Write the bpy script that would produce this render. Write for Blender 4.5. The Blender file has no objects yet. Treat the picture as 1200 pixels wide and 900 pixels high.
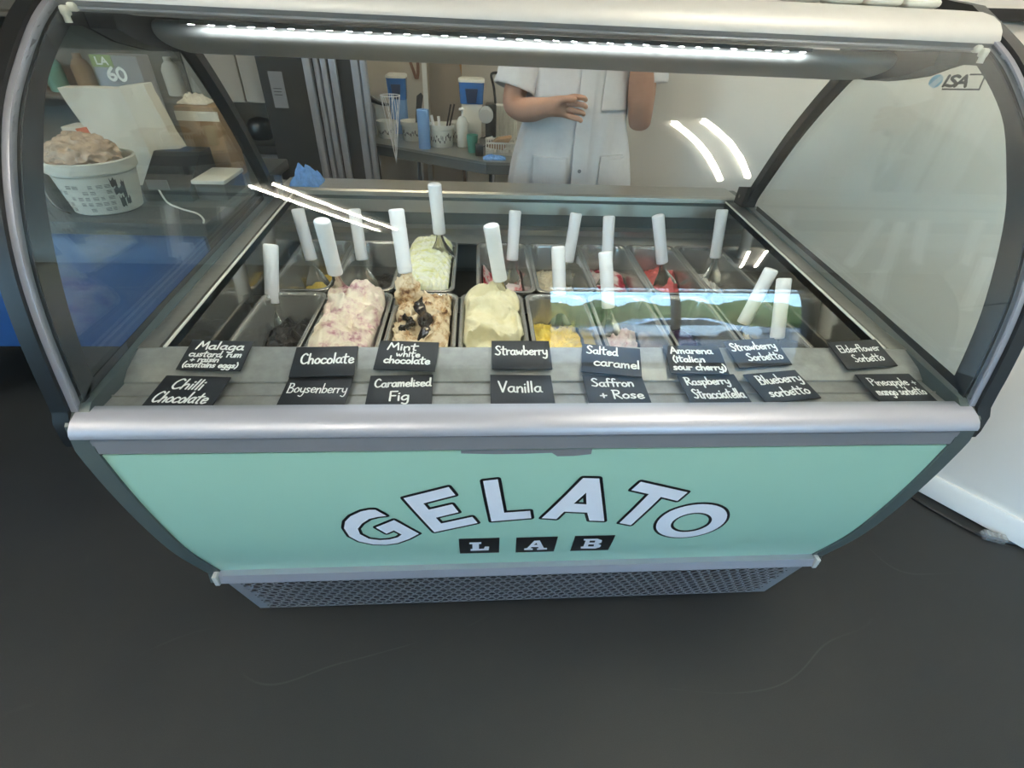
import bpy, bmesh, math, random
from mathutils import Vector, Matrix, Quaternion, noise
from mathutils.geometry import tessellate_polygon
PI = math.pi
R = math.radians
SC = bpy.context.scene
COL = SC.collection
rnd = random.Random(7)

# ------------------------------------------------------------------ camera, sky, exposure
CAM = (-.124, -.627, 1.412)
YAW, PITCH, ROLL, FPX = R(4.915), R(37.239), R(2.807), 575.7
def make_camera():
    f = Vector((math.sin(YAW)*math.cos(PITCH), math.cos(YAW)*math.cos(PITCH), -math.sin(PITCH)))
    r = Vector((math.cos(YAW), -math.sin(YAW), 0)); u = r.cross(f)
    r2 = r*math.cos(ROLL)+u*math.sin(ROLL); u2 = u*math.cos(ROLL)-r*math.sin(ROLL)
    cd = bpy.data.cameras.new('camera'); c = bpy.data.objects.new('camera', cd); COL.objects.link(c)
    m = Matrix((r2, u2, -f)).transposed().to_4x4(); m.translation = Vector(CAM)
    c.matrix_world = m
    cd.sensor_width = 36; cd.lens = 36*FPX/1200; cd.clip_start = .02
    SC.camera = c
make_camera()
SC.view_settings.view_transform = 'Standard'
SC.view_settings.look = 'None'
SC.view_settings.exposure = 1.1
SC.view_settings.gamma = 1
SC.view_settings.use_curve_mapping = False
try:
    SC.cycles.use_denoising = True
    SC.cycles.max_bounces = 10
    SC.cycles.transparent_max_bounces = 24
    SC.cycles.glossy_bounces = 5
    SC.cycles.diffuse_bounces = 4
    SC.cycles.sample_clamp_indirect = 6
    SC.cycles.caustics_reflective = False
except Exception:
    pass
SKY_STRENGTH = 7.5
LED_E = 120.0
TUBE_E = 70.0
SUN_W = 11.0
def make_world():
    w = bpy.data.worlds.new('world'); SC.world = w; w.use_nodes = True
    nt = w.node_tree; nt.nodes.clear()
    out = nt.nodes.new('ShaderNodeOutputWorld'); bg = nt.nodes.new('ShaderNodeBackground')
    tc = nt.nodes.new('ShaderNodeTexCoord'); sp = nt.nodes.new('ShaderNodeSeparateXYZ'); rp = nt.nodes.new('ShaderNodeValToRGB')
    nt.links.new(tc.outputs['Generated'], sp.inputs[0]); nt.links.new(sp.outputs['Z'], rp.inputs[0])
    rp.color_ramp.elements[0].position = 0; rp.color_ramp.elements[0].color = (.48, .77, 1, 1)
    rp.color_ramp.elements[1].position = .5; rp.color_ramp.elements[1].color = (.22, .5, 1, 1)
    nt.links.new(rp.outputs[0], bg.inputs[0]); bg.inputs[1].default_value = SKY_STRENGTH
    nt.links.new(bg.outputs[0], out.inputs[0])
make_world()
def sun():
    l = bpy.data.lights.new('sun', 'SUN'); l.energy = SUN_W; l.angle = R(.6); l.color = (1, .95, .85)
    o = bpy.data.objects.new('sun', l); COL.objects.link(o); o.location = (3, 6, 12)
    o.rotation_euler = Vector((-.25, -.62, -.75)).to_track_quat('-Z', 'Y').to_euler()
sun()

# ------------------------------------------------------------------ materials
def s2l(c):
    return tuple((x/12.92 if x <= .04045 else ((x+.055)/1.055)**2.4) for x in (v/255 for v in c))
class NT:
    def __init__(s, name):
        s.m = bpy.data.materials.new(name); s.m.use_nodes = True; s.t = s.m.node_tree
        s.p = s.t.nodes['Principled BSDF']; s.out = s.t.nodes['Material Output']
    def n(s, ty, **k):
        q = s.t.nodes.new(ty)
        for a, v in k.items(): setattr(q, a, v)
        return q
    def l(s, a, b): s.t.links.new(a, b)
    def noise(s, scale, detail=4, rough=.6, vec=None, stretch=None):
        q = s.n('ShaderNodeTexNoise'); q.inputs['Scale'].default_value = scale; q.inputs['Detail'].default_value = detail
        q.inputs['Roughness'].default_value = rough
        if vec is None:
            tc = s.n('ShaderNodeTexCoord'); vec = tc.outputs['Object']
        if stretch:
            mp = s.n('ShaderNodeMapping'); mp.inputs['Scale'].default_value = stretch; s.l(vec, mp.inputs[0]); vec = mp.outputs[0]
        s.l(vec, q.inputs['Vector']); return q.outputs['Fac']
    def ramp(s, fac, stops):
        q = s.n('ShaderNodeValToRGB'); e = q.color_ramp.elements
        while len(e) < len(stops): e.new(.5)
        for i, (p, c) in enumerate(stops):
            e[i].position = p; e[i].color = (*c, 1) if len(c) == 3 else c
        s.l(fac, q.inputs[0]); return q.outputs[0]
    def bump(s, h, strength=.3, dist=.002):
        q = s.n('ShaderNodeBump'); q.inputs['Strength'].default_value = strength; q.inputs['Distance'].default_value = dist
        s.l(h, q.inputs['Height']); s.l(q.outputs[0], s.p.inputs['Normal'])
def mat(name, rgb, rough=.5, metal=0, var=.06, vscale=12, bump=0, bscale=200, coat=0, spec=None, emit=None, alpha=None, stretch=None):
    t = NT(name); c = s2l(rgb)
    if var > 0:
        f = t.noise(vscale, 4, .6, stretch=stretch)
        lo = tuple(max(0, v*(1-var)) for v in c); hi = tuple(min(1, v*(1+var)) for v in c)
        t.l(t.ramp(f, [(.3, lo), (.7, hi)]), t.p.inputs['Base Color'])
    else: t.p.inputs['Base Color'].default_value = (*c, 1)
    t.p.inputs['Roughness'].default_value = rough; t.p.inputs['Metallic'].default_value = metal
    if coat: t.p.inputs['Coat Weight'].default_value = coat; t.p.inputs['Coat Roughness'].default_value = .05
    if spec is not None: t.p.inputs['Specular IOR Level'].default_value = spec
    if bump: t.bump(t.noise(bscale, 3), bump)
    if emit:
        t.p.inputs['Emission Color'].default_value = (*s2l(emit[0]), 1); t.p.inputs['Emission Strength'].default_value = emit[1]
    return t.m
def glass(name, tint=(.965, .985, .975), f0=.045, haze=0.0):
    t = NT(name); t.t.nodes.remove(t.p)
    g = t.n('ShaderNodeNewGeometry'); d = t.n('ShaderNodeVectorMath', operation='DOT_PRODUCT')
    t.l(g.outputs['Incoming'], d.inputs[0]); t.l(g.outputs['Normal'], d.inputs[1])
    a = t.n('ShaderNodeMath', operation='ABSOLUTE'); t.l(d.outputs['Value'], a.inputs[0])
    b = t.n('ShaderNodeMath', operation='SUBTRACT'); b.inputs[0].default_value = 1; t.l(a.outputs[0], b.inputs[1])
    p = t.n('ShaderNodeMath', operation='POWER'); t.l(b.outputs[0], p.inputs[0]); p.inputs[1].default_value = 5
    m = t.n('ShaderNodeMath', operation='MULTIPLY_ADD'); t.l(p.outputs[0], m.inputs[0]); m.inputs[1].default_value = 1-f0; m.inputs[2].default_value = f0
    tr = t.n('ShaderNodeBsdfTransparent'); tr.inputs[0].default_value = (*tint, 1)
    gl = t.n('ShaderNodeBsdfGlossy'); gl.inputs['Roughness'].default_value = 0.0; gl.inputs[0].default_value = (1, 1, 1, 1)
    mx = t.n('ShaderNodeMixShader'); t.l(m.outputs[0], mx.inputs[0]); t.l(tr.outputs[0], mx.inputs[1]); t.l(gl.outputs[0], mx.inputs[2])
    last = mx.outputs[0]
    if haze:
        df = t.n('ShaderNodeBsdfDiffuse'); df.inputs[0].default_value = (.8, .8, .8, 1)
        m2 = t.n('ShaderNodeMixShader'); m2.inputs[0].default_value = haze; t.l(last, m2.inputs[1]); t.l(df.outputs[0], m2.inputs[2]); last = m2.outputs[0]
    t.l(last, t.out.inputs[0])
    return t.m
def gelato_mat(name, stops, scale=28, rough=.45, bump=.5, detail=5, stretch=None):
    t = NT(name)
    f = t.noise(scale, detail, .65, stretch=stretch)
    t.l(t.ramp(f, [(p, s2l(c)) for p, c in stops]), t.p.inputs['Base Color'])
    t.p.inputs['Roughness'].default_value = rough
    t.bump(t.noise(150, 5, .7), bump, .004)
    return t.m
M = {}
def floor_mat():
    t = NT('dark_vinyl'); tc = t.n('ShaderNodeTexCoord')
    f = t.noise(1.3, 5, .6, tc.outputs['Object'])
    base = t.ramp(f, [(.3, s2l((43, 46, 48))), (.7, s2l((51, 53, 53)))])
    ln = t.noise(1.7, 1, .4, tc.outputs['Object'], (.8, 1.3, 1))
    sb = t.n('ShaderNodeMath', operation='SUBTRACT'); t.l(ln, sb.inputs[0]); sb.inputs[1].default_value = .5
    ab = t.n('ShaderNodeMath', operation='ABSOLUTE'); t.l(sb.outputs[0], ab.inputs[0])
    line = t.ramp(ab.outputs[0], [(.0, (1, 1, 1)), (.0028, (0, 0, 0))])
    mk = t.ramp(t.noise(3.1, 3, .5, tc.outputs['Object']), [(.5, (0, 0, 0)), (.62, (1, 1, 1))])
    mm = t.n('ShaderNodeMath', operation='MULTIPLY'); t.l(line, mm.inputs[0]); t.l(mk, mm.inputs[1]); scr = mm.outputs[0]
    mx = t.n('ShaderNodeMix', data_type='RGBA'); t.l(base, mx.inputs['A']); mx.inputs['B'].default_value = (*s2l((92, 94, 92)), 1)
    mu = t.n('ShaderNodeMath', operation='MULTIPLY'); mu.inputs[1].default_value = .22; t.l(scr, mu.inputs[0]); t.l(mu.outputs[0], mx.inputs['Factor'])
    sp = t.noise(420, 2, .5, tc.outputs['Object'])
    mx2 = t.n('ShaderNodeMix', data_type='RGBA', blend_type='MULTIPLY'); mx2.inputs['Factor'].default_value = .35
    t.l(mx.outputs['Result'], mx2.inputs['A']); t.l(t.ramp(sp, [(.3, (.7, .7, .7)), (.7, (1.25, 1.25, 1.25))]), mx2.inputs['B'])
    t.l(mx2.outputs['Result'], t.p.inputs['Base Color'])
    t.p.inputs['Roughness'].default_value = .5; t.p.inputs['Specular IOR Level'].default_value = .22
    t.bump(sp, .12, .001); return t.m
M['floor'] = floor_mat()
M['wall'] = mat('white_wall_paint', (228, 225, 219), .7, var=.015, vscale=3, bump=.05, bscale=90)
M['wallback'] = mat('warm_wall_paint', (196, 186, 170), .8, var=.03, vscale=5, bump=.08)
M['wallgrey'] = mat('shaded_recess_and_cupboard_beige', (164, 156, 146), .8, var=.02, vscale=3)  # kitchen recess shade put into the colour; cupboard doors share it
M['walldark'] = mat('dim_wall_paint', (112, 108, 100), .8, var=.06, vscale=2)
M['ceil'] = mat('ceiling_paint', (215, 213, 208), .85, var=.02)
M['basebd'] = mat('white_gloss_trim', (236, 236, 232), .35, var=.01)
M['mint'] = mat('mint_vinyl_panel', (168, 210, 190), .32, var=.015, vscale=4, coat=.25)
M['sidegrey'] = mat('slate_grey_plastic', (78, 88, 88), .35, var=.04)
M['black'] = mat('black_rubber', (14, 15, 16), .36, var=.1)
M['blackmat'] = mat('black_paint', (24, 25, 26), .5, var=.08)
M['serig'] = mat('dark_printed_glass_border', (46, 49, 51), .2, var=.03, coat=.15)
M['alu'] = mat('brushed_aluminium', (172, 175, 186), .42, .5, var=.03, vscale=30, stretch=(.05, 1, 1))
M['alumat'] = mat('matt_silver_profile', (200, 199, 195), .5, .3, var=.02, vscale=30)
M['greytrim'] = mat('grey_plastic_trim', (124, 125, 131), .4, var=.03)
M['steel'] = mat('stainless_steel', (176, 176, 170), .3, .8, var=.05, vscale=18, stretch=(1, 6, 1))
M['mirror'] = mat('polished_stainless', (158, 156, 148), .1, .85, var=.05, vscale=9)
M['pan'] = mat('pan_stainless', (178, 178, 174), .24, .75, var=.05, vscale=20)
M['spoon'] = mat('spatula_steel', (200, 198, 190), .14, 1, var=.03)
M['handle'] = mat('white_handle_plastic', (244, 244, 246), .4, var=.01)
M['plastwhite'] = mat('white_plastic', (228, 227, 218), .4, var=.02)
M['card'] = mat('black_chalk_card', (38, 41, 46), .45, var=.06, vscale=40, bump=.05)
M['chalk'] = mat('white_chalk_ink', (250, 250, 248), .7, var=0)
M['vinylwhite'] = mat('white_vinyl_letter', (238, 238, 246), .4, var=.015, vscale=30)
M['vinylblack'] = mat('black_vinyl_letter', (16, 18, 22), .35, var=0)
M['deckstep'] = mat('scuffed_grey_step', (158, 159, 157), .42, .5, var=.14, vscale=38, bump=.15, bscale=160)
M['glassf'] = glass('curved_clear_glass')
M['glasse'] = glass('end_clear_glass', (.93, .95, .94), .05)
M['canopyg'] = mat('canopy_grey_enamel', (150, 152, 148), .3, .3, var=.03)
M['lamp'] = mat('anodised_lamp_grey', (164, 164, 161), .5, .4, var=.02)
M['tube_dim'] = mat('kitchen_tube', (255, 255, 255), .4, var=0, emit=((255, 238, 208), TUBE_E*.4))
M['led'] = mat('led_diodes', (255, 255, 255), .4, var=0, emit=((244, 250, 255), LED_E))
M['ledstrip'] = mat('led_strip_board', (96, 98, 100), .6, .2, var=.02)
M['tube'] = mat('fluorescent_tube', (255, 255, 255), .4, var=0, emit=((255, 244, 222), TUBE_E))
M['skin'] = mat('skin', (182, 140, 120), .55, var=.06, vscale=30, bump=.1)
M['coat'] = mat('white_cotton', (220, 220, 224), .85, var=.03, vscale=60, bump=.35, bscale=500)
M['cloth_dark'] = mat('dark_trouser_cloth', (44, 46, 54), .9, var=.1, vscale=60)
M['hair'] = mat('dark_brown_hair', (52, 40, 32), .6, var=.2, vscale=80, stretch=(1, 1, .1))
M['bluecloth'] = mat('blue_wiping_cloth', (112, 160, 222), .9, var=.18, vscale=90, bump=.5, bscale=240)
M['bluefascia'] = mat('blue_laminate', (34, 74, 128), .4, var=.05)
M['bluejug'] = mat('blue_translucent_plastic', (58, 112, 180), .2, var=.06)
M['blueroll'] = mat('blue_paper_roll', (118, 158, 208), .9, var=.04, vscale=60)
M['navy'] = mat('navy_filter', (28, 46, 84), .4, var=.05)
M['darksteel'] = mat('dull_stainless_bench', (122, 124, 121), .45, .6, var=.1, vscale=14)
M['cardboard'] = mat('brown_cardboard', (150, 122, 92), .9, var=.08, vscale=30)
M['paper'] = mat('white_paper_bag', (222, 216, 204), .9, var=.04, vscale=20, bump=.4, bscale=30)
M['brownbag'] = mat('crinkled_film', (196, 172, 150), .16, var=.28, vscale=40, bump=.8, bscale=60)
M['stone'] = mat('speckled_dark_worktop', (70, 72, 72), .35, var=.5, vscale=160)
M['green'] = mat('green_plastic', (88, 150, 132), .4, var=.04)
M['strap'] = mat('tan_strap', (176, 134, 84), .7, var=.08)
M['strapd'] = mat('brown_strap', (122, 84, 62), .7, var=.08)
M['orange'] = mat('orange_card', (206, 104, 60), .7, var=.05)
M['chrome'] = mat('chrome', (205, 205, 205), .1, 1, var=.02)
M['greytext'] = mat('grey_print', (110, 112, 112), .8, var=0)
M['inkblack'] = mat('black_print', (30, 32, 38), .7, var=0)
M['boxgreen'] = mat('green_print', (128, 150, 84), .7, var=0)
M['clearplastic'] = glass('clear_plastic', (.9, .92, .92), .1, .18)
M['logoblue'] = mat('blue_logo_vinyl', (110, 176, 205), .4, var=0)
M['road'] = mat('asphalt', (92, 92, 90), .9, var=.1)
M['leaf'] = mat('hedge_leaves', (84, 100, 52), .9, var=.6, vscale=9, bump=1, bscale=14)
M['carbody'] = mat('silver_car_paint', (196, 200, 204), .2, .4, var=.02, coat=.6)
M['carglass'] = mat('dark_car_glass', (20, 24, 28), .06, var=0)
M['shade'] = mat('pale_roofing', (222, 222, 216), .6, var=.03)

# ------------------------------------------------------------------ mesh building
class MB:
    def __init__(s): s.v = []; s.f = []; s.mi = []; s.cur = 0
    def add(s, vs, fs):
        o = len(s.v); s.v += [Vector(v) for v in vs]; s.f += [tuple(i+o for i in f) for f in fs]; s.mi += [s.cur]*len(fs); return s
    def box(s, a, b, bev=0):
        x0, y0, z0 = (min(a[i], b[i]) for i in range(3)); x1, y1, z1 = (max(a[i], b[i]) for i in range(3))
        if bev <= 0:
            v = [(x0,y0,z0),(x1,y0,z0),(x1,y1,z0),(x0,y1,z0),(x0,y0,z1),(x1,y0,z1),(x1,y1,z1),(x0,y1,z1)]
            return s.add(v, [(0,3,2,1),(4,5,6,7),(0,1,5,4),(1,2,6,5),(2,3,7,6),(3,0,4,7)])
        bm = bmesh.new(); bmesh.ops.create_cube(bm, size=1)
        for q in bm.verts: q.co = Vector(((x0+x1)/2+q.co.x*(x1-x0), (y0+y1)/2+q.co.y*(y1-y0), (z0+z1)/2+q.co.z*(z1-z0)))
        bev = min(bev, .45*min(x1-x0, y1-y0, z1-z0))
        bmesh.ops.bevel(bm, geom=list(bm.edges), offset=bev, segments=2, affect='EDGES', profile=.5)
        s.bm(bm); return s
    def bm(s, bm):
        bm.verts.index_update(); s.add([q.co.copy() for q in bm.verts], [tuple(q.index for q in f.verts) for f in bm.faces]); bm.free(); return s
    def loft(s, rings, cap=True, closed=True):
        n = len(rings[0]); vs = [p for r in rings for p in r]; fs = []
        for i in range(len(rings)-1):
            for j in range(n if closed else n-1):
                a = i*n+j; b = i*n+(j+1) % n; fs.append((a, b, b+n, a+n))
        if cap: fs.append(tuple(range(n-1, -1, -1))); fs.append(tuple((len(rings)-1)*n+j for j in range(n)))
        return s.add(vs, fs)
    def tube(s, pts, r, seg=12, cap=True):
        pts = [Vector(p) for p in pts]; rs = r if isinstance(r, (list, tuple)) else [r]*len(pts)
        rings = []; up = None
        for i, p in enumerate(pts):
            t = (pts[min(i+1, len(pts)-1)]-pts[max(i-1, 0)]).normalized()
            if up is None:
                up = t.orthogonal().normalized()
            up = (up-t*up.dot(t)); up = up.normalized() if up.length > 1e-6 else t.orthogonal().normalized()
            w = t.cross(up)
            rings.append([p+(up*math.cos(2*PI*k/seg)+w*math.sin(2*PI*k/seg))*rs[i] for k in range(seg)])
        return s.loft(rings, cap)
    def cyl(s, a, b, r, r2=None, seg=24):
        return s.tube([a, b], [r, r if r2 is None else r2], seg)
    def lathe(s, prof, c=(0,0,0), seg=32, cap=True):
        return s.loft([[Vector((c[0]+r*math.cos(2*PI*k/seg), c[1]+r*math.sin(2*PI*k/seg), c[2]+z)) for k in range(seg)] for r, z in prof], cap)
    def prismx(s, yz, x0, x1):
        'extrude a (y,z) outline along x; concave outlines are triangulated'
        return s.prism([Vector((x0, y, z)) for y, z in yz], Vector((x1-x0, 0, 0)))
    def prism(s, pts, d):
        pts = [Vector(p) for p in pts]; d = Vector(d); n = len(pts)
        tri = tessellate_polygon([pts])
        fs = [tuple(t) for t in tri]+[tuple(i+n for i in reversed(t)) for t in tri]
        fs += [(i, (i+1) % n, (i+1) % n+n, i+n) for i in range(n)]
        return s.add(pts+[p+d for p in pts], fs)
    def build(s, name, m, parent=None, smooth=40, origin=None):
        me = bpy.data.meshes.new(name)
        off = Vector(origin) if origin is not None else (parent.matrix_world.translation if parent is not None else Vector((0, 0, 0)))
        if parent is not None and parent.type == 'EMPTY': off = Vector(parent['_o']) if '_o' in parent else off
        elif parent is not None: off = Vector(parent['_o']) if '_o' in parent else Vector((0, 0, 0))
        if parent is None and origin is None and s.v:
            xs = [v.x for v in s.v]; ys = [v.y for v in s.v]; zs = [v.z for v in s.v]
            off = Vector(((min(xs)+max(xs))/2, (min(ys)+max(ys))/2, min(zs)))
        me.from_pydata([tuple(v-off) for v in s.v], [], s.f)
        for mm in (m if isinstance(m, list) else [m]): me.materials.append(mm)
        if isinstance(m, list): me.polygons.foreach_set('material_index', s.mi)
        bm = bmesh.new(); bm.from_mesh(me); bmesh.ops.recalc_face_normals(bm, faces=bm.faces); bm.to_mesh(me); bm.free()
        me.validate()
        if smooth:
            me.shade_smooth(); me.set_sharp_from_angle(angle=R(smooth))
        o = bpy.data.objects.new(name, me); COL.objects.link(o)
        o['_o'] = tuple(off)
        if parent is not None: o.parent = parent
        else: o.location = off
        return o
def thing(name, label, cat, loc=(0, 0, 0), group=None):
    o = bpy.data.objects.new(name, None); COL.objects.link(o); o.location = loc; o.empty_display_size = .1
    o['_o'] = tuple(loc); o['label'] = label; o['category'] = cat
    if group: o['group'] = group
    return o
def tag(o, label, cat, group=None):
    o['label'] = label; o['category'] = cat
    if group: o['group'] = group
    return o
def struct(o): o['kind'] = 'structure'; return o
def dup(root, loc=None, label=None):
    r = root.copy(); COL.objects.link(r)
    if loc is not None: r.location = loc
    if label: r['label'] = label
    for ch in list(root.children):
        c = ch.copy(); COL.objects.link(c); c.parent = r
        for g in ch.children:
            d = g.copy(); COL.objects.link(d); d.parent = c
    return r
def rrect(w, h, r, n=6, cx=0, cy=0, z=0):
    'rounded rectangle loop in xy'
    out = []
    for k, (sx, sy) in enumerate(((1, 1), (-1, 1), (-1, -1), (1, -1))):
        for i in range(n+1):
            a = k*PI/2+i/n*PI/2
            out.append(Vector((cx+sx*(w/2-r)+r*math.cos(a), cy+sy*(h/2-r)+r*math.sin(a), z)))
    return out
def catmull(p, n=5, closed=False):
    p = [Vector((*q, 0)) if len(q) == 2 else Vector(q) for q in p]; out = []
    if len(p) < 3 and not closed: return p
    N = len(p)
    for i in range(N if closed else N-1):
        g = lambda k: p[k % N] if closed else p[min(max(k, 0), N-1)]
        a, b, c, d = g(i-1), g(i), g(i+1), g(i+2)
        for j in range(n):
            t = j/n
            out.append(.5*((2*b)+(c-a)*t+(2*a-5*b+4*c-d)*t*t+(3*b-a-3*c+d)*t**3))
    if not closed: out.append(p[-1])
    return out
def fbm(v, o=4):
    return noise.fractal(v, 1.0, 2.0, o, noise_basis='PERLIN_ORIGINAL')

# ------------------------------------------------------------------ room
WD = Vector((-.594, .804, 0)); WP = Vector((1.65, .42, 0)); WN = Vector((-.804, -.594, 0))   # right wall runs along WD, faces WN
def room():
    struct(MB().box((-5, -4.3, -.1), (5.5, 4.2, 0)).build('floor', M['floor'], None, 0))
    struct(MB().box((-5, -4.3, 2.7), (5.5, 4.2, 2.8)).build('ceiling', M['ceil'], None, 0))
    a, b = WP-WD*5.8, WP+WD*3.15
    m = MB(); t = -WN*.08
    m.prism([a, b, b+t, a+t], (0, 0, 2.7)); struct(m.build('wall_right', M['wall'], None, 0))
    m = MB(); a2, b2 = a, b
    prof = [(0, .012), (.016, .012), (.016, .088), (.010, .1), (0, .1)]
    ring = lambda q: [q+WN*d+Vector((0, 0, z)) for d, z in prof]
    m.loft([ring(a2), ring(b2)]); struct(m.build('baseboard_right', M['basebd'], None, 30))
    m = MB(); prof = [(0, 1.44), (.02, 1.44), (.02, 1.466), (0, 1.466)]
    m.loft([ring2 for ring2 in ([q+WN*d+Vector((0, 0, z)) for d, z in prof] for q in (a2, WP+WD*1.2))]); struct(m.build('trim_1', M['blackmat'], None, 0))
    m = MB(); m.box((-5, -4.3, 0), (-4.9, -3.7, 2.7)); m.box((-5, -1.5, 0), (-4.9, 4.2, 2.7)); m.box((-5, -3.7, 0), (-4.9, -1.5, .35)); m.box((-5, -3.7, 2.4), (-4.9, -1.5, 2.7)); struct(m.build('wall_left', M['walldark'], None, 0))  # opening left for the added daylight window
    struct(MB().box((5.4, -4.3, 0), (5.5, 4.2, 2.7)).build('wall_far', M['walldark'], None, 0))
    # kitchen: warm lit part in front, shade in the recess colour right of a convex corner
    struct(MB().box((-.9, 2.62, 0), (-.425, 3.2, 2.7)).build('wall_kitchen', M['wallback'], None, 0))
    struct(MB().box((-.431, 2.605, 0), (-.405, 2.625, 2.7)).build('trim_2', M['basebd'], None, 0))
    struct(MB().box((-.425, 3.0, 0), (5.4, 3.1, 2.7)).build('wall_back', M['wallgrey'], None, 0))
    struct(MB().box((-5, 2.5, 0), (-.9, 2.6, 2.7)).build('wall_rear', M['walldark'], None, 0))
    # shop front with a glazed door to the street, behind the camera on the right
    m = MB(); y0, y1 = -4.3, -4.2
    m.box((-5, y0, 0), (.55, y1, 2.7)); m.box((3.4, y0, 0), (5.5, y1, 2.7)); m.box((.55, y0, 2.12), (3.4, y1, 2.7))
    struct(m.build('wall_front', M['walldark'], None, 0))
    m = MB()
    for x in (.55, 1.90, 3.34): m.box((x, -4.28, 0), (x+.06, -4.16, 2.12))
    m.box((.55, -4.28, 2.06), (3.4, -4.16, 2.12)); m.box((.55, -4.28, 0), (3.4, -4.16, .05))
    d = struct(m.build('door_1', M['blackmat'], None, 0))
    m = MB(); m.box((.61, -4.225, .05), (1.90, -4.217, 2.06)); m.box((1.96, -4.225, .05), (3.34, -4.217, 2.06))
    m.build('door_glass', M['glassf'], d, 0)
room()
def unseen_fill_window():  # added window, out of view, lets extra daylight in from the left
    m = MB()
    for y in (-3.7, -2.63, -1.56): m.box((-4.98, y, .35), (-4.88, y+.06, 2.4))
    m.box((-4.98, -3.7, 2.34), (-4.88, -1.5, 2.4)); m.box((-4.98, -3.7, .35), (-4.88, -1.5, .41))
    w = struct(m.build('added_window_1', M['blackmat'], None, 0))
    for y in (-3.64, -2.57): MB().box((-4.935, y, .41), (-4.927, y+1.01, 2.34)).build('added_pane', M['glassf'], w, 0)
unseen_fill_window()
def doorway():
    # dark panels and aluminium sliding track between shop and kitchen, left of the worker
    y = 1.95
    struct(MB().box((-1.075, y, 0), (-.875, y+.06, 2.7)).build('wall_partition', M['blackmat'], None, 0))
    d = MB()
    for x0, x1, dy in ((-.875, -.845, -.02), (-.835, -.815, .0), (-.808, -.785, .01), (-.775, -.745, .02)):
        d.box((x0, y+dy, 0), (x1, y+dy+.05, 2.7), .003)
    dd = struct(d.build('door_2', M['alu'], None, 30))
    d = MB(); d.box((-.88, y+.045, 0), (-.665, y+.06, 2.7)); d.build('door_panel', M['blackmat'], dd, 0)
    d = MB(); d.box((-.675, y, 0), (-.645, y+.05, 2.7), .003); d.box((-.638, y+.01, 0), (-.615, y+.06, 2.7), .003)
    struct(d.build('door_3', M['alu'], None, 30))
    p = thing('notice', 'grey paper notice taped to the black panel left of the aluminium door track', 'notice', (-1.0, y, 1.05))
    MB().box((-1.035, y-.002, 1.02), (-.975, y, 1.16)).build('sheet', M['greytrim'], p, 0)
    m = MB()
    for i in range(3): m.box((-1.025, y-.0025, 1.07+i*.012), (-.985+rnd.uniform(-.008, 0), y-.002, 1.073+i*.012))
    m.build('print', M['inkblack'], p, 0)
    # cupboard with a pale door behind the left rear corner of the case
    c = thing('wall_cupboard', 'pale beige cupboard door above the dark gap left of the black panel', 'cupboard', (-1.22, 2.1, 1.0))
    MB().box((-1.42, 2.06, 1.02), (-1.08, 2.4, 2.2), .004).build('carcass', M['wallback'], c, 30)
    MB().box((-1.42, 2.035, 1.025), (-1.195, 2.058, 2.19), .003).build('door', M['wallgrey'], c, 30)
    MB().box((-1.188, 2.035, 1.025), (-1.085, 2.058, 2.19), .003).build('door', M['wallgrey'], c, 30)
    c = thing('side_cabinet', 'grey metal cabinet with a black top under the beige cupboard', 'cabinet', (-1.25, 2.2, 0))
    MB().box((-1.5, 2.06, .02), (-1.08, 2.4, .8), .005).build('body', M['greytrim'], c, 30)
    MB().box((-1.52, 2.04, .8), (-1.08, 2.4, .84), .005).build('top', M['black'], c, 30)
    m = MB(); m.lathe([(.05, 0), (.06, .02), (.06, .07), (.045, .09), (.01, .1)], (-1.22, 2.2, .84)); tag(m.build('kettle', M['black'], None), 'round black pot on the grey metal cabinet behind the case', 'pot')
doorway()

def ceiling_light(c, ln, ang, label, tm='tube'):
    t = thing('ceiling_light', label, 'lamp', (c[0], c[1], 2.7), 'fluorescent ceiling lights')
    def T(m, name, mt):
        q = Matrix.Rotation(ang, 4, 'Z')
        m.v = [q @ v+Vector((c[0], c[1], 0)) for v in m.v]; return m.build(name, mt, t)
    T(MB().box((-.12, -ln/2, 2.655), (.12, ln/2, 2.7), .006), 'housing', M['basebd'])
    for s in (-1, 1):
        T(MB().cyl((s*.065, -ln/2+.04, 2.635), (s*.065, ln/2-.04, 2.635), .0105, seg=12), 'tube', M[tm])
        e = MB()
        pass
        for q in (-1, 1): T(MB().box((s*.065-.02, q*(ln/2-.035)-.02, 2.61), (s*.065+.02, q*(ln/2-.035)+.02, 2.66), .004), 'lamp_holder', M['plastwhite'])
A_ = math.atan2(.4, .917)
ceiling_light((-.94, -1.55), 1.25, A_, 'twin tube ceiling light left in front of the case')
ceiling_light((.90, -.31), 1.05, A_, 'twin tube ceiling light straight above the case')
ceiling_light((2.3, -3.15), 1.25, A_, 'twin tube ceiling light near the street door')
ceiling_light((-2.7, -.5), 1.25, A_, 'added unseen twin tube ceiling light far left, brightening the floor')  # added lamp, out of view, lifts the dark floor at left
ceiling_light((-.55, 1.75), 1.0, PI/2, 'twin tube ceiling light in the kitchen behind', 'tube_dim')

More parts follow.
